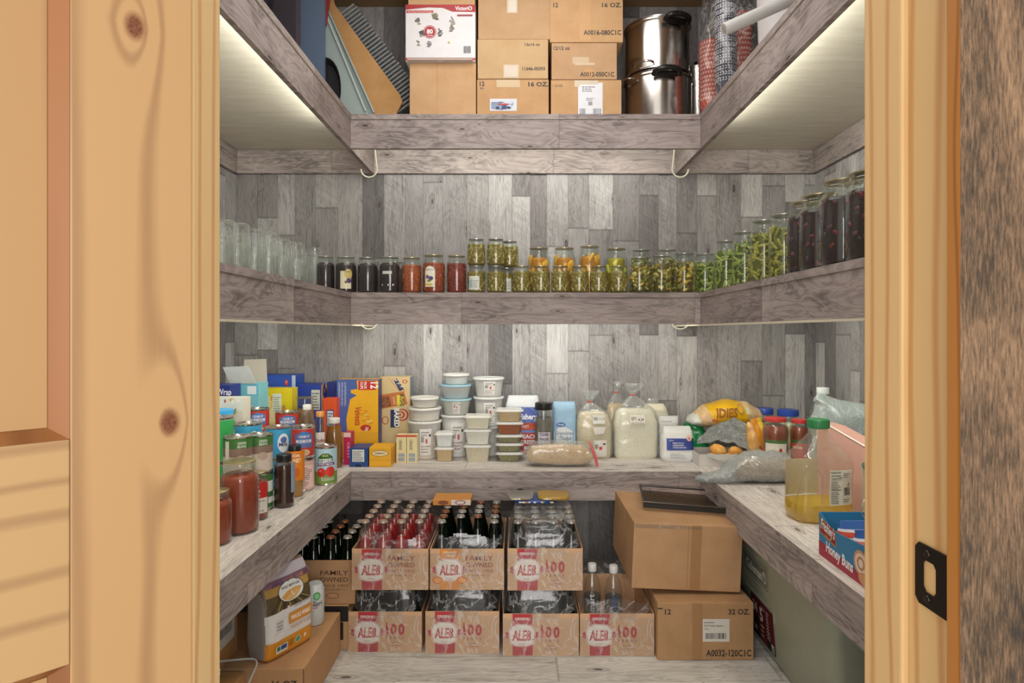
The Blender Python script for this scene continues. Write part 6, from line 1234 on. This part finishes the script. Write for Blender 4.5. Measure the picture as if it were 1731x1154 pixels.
# ================================================================ floor, left
c, w_, h = carton('shipping_carton', 'low carton marked 16 OZ. on the floor under the wheat flour bag', -1.02, -.628, .0005, .143, 1.818, .37, card('b0875e', 'bd946c'))
P = Print(); P.text('16 OZ.', w_/2-.055, h-.055, .020, INK, .078, bold=.02).rect(w_/2-.004, 0, w_/2, h, '7a5a3c'); P.build('printing', c, fmap(0, 0, 0), .7)
c, w_, h = carton('shipping_carton', 'plain low carton nearest the door on the left', -1.02, -.80, .0005, .140, 1.46, .35, card('b08252', 'bd9262'))
t = pbox('labelled_box', 'kraft box with a white and yellow printed label at the lower left', -1.10, -.870, .1445, .392, 1.48, .44, 'b98a5c', None)
P = Print(); P.rect(.02, .055, .42, .20, 'cfccc4').rect(.02, .17, .42, .205, 'd9b92c').text('1000', .35, .178, .018, '3a3218', bold=.02).ell(.36, .15, .012, .012, 'a0a0a4').bars(.30, .085, .40, .115, '6a6a6a').lines(.18, .07, .28, .085, 1, '6a6a6a'); P.build('box_label', t, rmap(.115, 0, 0))
t = th('clear_pan', 'clear plastic clamshell pan on the low cartons at the lower left', 'tray', (-.80, 1.69, .144), rot=(0, 0, math.radians(10)))
b = bmesh.new(); L = Loft([(.001, 0, 0, .055, .085), (.004, 0, 0, .058, .09), (.03, 0, 0, .064, .10), (.034, 0, 0, .070, .108), (.037, 0, 0, .070, .108)], 5, 0); mk('pan', L.bm(48, .004, cap=False), M_PET, t, smooth=True)
b = bmesh.new(); tube(b, [(.068*math.copysign(abs(math.cos(a))**.4, math.cos(a)), .106*math.copysign(abs(math.sin(a))**.4, math.sin(a)), .038) for a in [2*PI*i/40 for i in range(40)]], .003, 6, closed=True); mk('rim', b, plain('b9bcb9', .2), t, smooth=True)
# wheat flour bag
bx0, by0 = -.752, 1.835; ex, ey = -.668, 1.995; wl = .0915; rzb = math.atan2(ey-by0, ex-bx0)
t = th('wheat_flour_bag', 'tall upright whole wheat flour bag with a field picture and an orange base', 'bag', ((bx0+ex)/2-.035, (by0+ey)/2+.022, .1445), rzb)
S = [(0, 0, 0, .082, .040), (.008, 0, 0, wl, .046), (.064, 0, 0, wl+.002, .050), (.16, 0, 0, wl, .046), (.232, 0, 0, wl-.004, .028), (.2645, 0, 0, wl-.008, .006)]
L = Loft(S, 6, .003, 16, 12)
b = L.bm(56, .008)
for f in b.faces:
    z_ = f.calc_center_median().z; xx = f.calc_center_median().x
    f.material_index = 3 if f.calc_center_median().x < -wl*.96 else (0 if z_ < .056 else (1 if z_ < .138 else 2))
mk('bag_body', b, [plain('d18a22', .35), plain('dedbd6', .4), plain('7a6250', .45), plain('8f8a86', .5)], t, smooth=True)
P = Print(); fw = wl-.008
P.rect(-fw, .002, fw, .068, 'd9922a').rect(-fw, .068, fw, .172, 'dcd9d4').poly([(-fw, .172), (fw, .172), (fw, .20), (-fw, .166)], 'dcd9d4')
P.rect(-fw, .174, fw, .235, '57482a').rect(-fw, .235, fw, .265, 'b08a48').rect(-fw, .265, fw, .29, '7a5a6c').rect(-fw, .29, fw, .325, 'b5aeb4')
for k in range(15):
    a = -1.45+k*.2; P.poly([(-.02, .245), (-.02+.12*math.sin(a)-.003, .178), (-.02+.12*math.sin(a)+.004, .178)], '2c2a1e' if k % 2 else 'a08a50') if abs(-.02+.12*math.sin(a)) < fw else None
for k in range(9): P.poly([(-fw+.02*k, .265+r.uniform(0, .012)), (-fw+.02*k+.028, .265), (-fw+.02*k+.02, .285)], r.choice(['6a4a68', 'a8705c', '8a6478']))
P.ell(.005, .235, .050, .040, '2c2a26').ell(.005, .235, .0475, .0375, 'd9dcd6').text('WHEAT MONTANA', .005, .247, .010, '2c2a26', .072, bold=.02).poly([(-.036, .222), (-.01, .236), (.02, .240), (.045, .236), (.03, .212), (.005, .200), (-.02, .205)], 'cf9a4c')
for k in range(5): P.poly([(-.03+k*.012, .205), (-.026+k*.012, .205), (.02+k*.004, .235)], 'ecd9b0')
P.text('PRAIRIE GOLD', .042, .168, .007, '55504a', .060, ang=.08).rect(-.012, .112, fw, .152, 'd08a2a').text('WHOLE WHEAT', .036, .124, .016, 'f0ece4', .080, bold=.03).text('PREMIUM FLOUR', .036, .090, .013, 'd08a2a', .085)
P.text('WHITE', -.047, .132, .007, '3a3632', .024, bold=.01).text('WHOLE', -.047, .120, .007, '3a3632', .024, bold=.01).text('WHEAT', -.047, .108, .007, '3a3632', .024, bold=.01).rect(-.066, .146, -.028, .1465, '8a8580').rect(-.066, .100, -.028, .1005, '8a8580')
P.rect(-.06, .022, -.018, .050, 'dfe6dc').rect(-.057, .030, -.045, .047, '3a7a4a').rect(-.043, .030, -.021, .047, '2c4a8c').rect(-.010, .026, .004, .050, 'a8761e').ell(.022, .040, .011, .013, 'dfe6dc').ell(.022, .040, .009, .011, '4a9a7c').ell(.05, .042, .005, .008, 'f0e4c4')
_f = L.front(0, 0, .0015)
P.build('printed_front', t, lambda u, v, l: _f(u, v*.80, l), maxd=.005)
t = th('white_canister', 'white canister with a green seal peeking behind the wheat flour bag', 'canister', (-.690, 2.105, .144)); mk('can', lathe([(.026, 0), (.030, .006), (.030, .118), (.024, .130), (.022, .135), (0, .133)], 32), plain('c9ccc9', .3), t, smooth=True)
P = Print(); P.ell(.012, .100, .012, .014, '4fa05a').ell(.012, .100, .008, .009, '8ac08e').text('Spri', .014, .07, .014, '4a4a54', bold=.02, ang=-.1).lines(.0, .06, .022, .075, 2, '9a5a7a'); P.build('can_label', t, cmap(.0303, 0, .1))
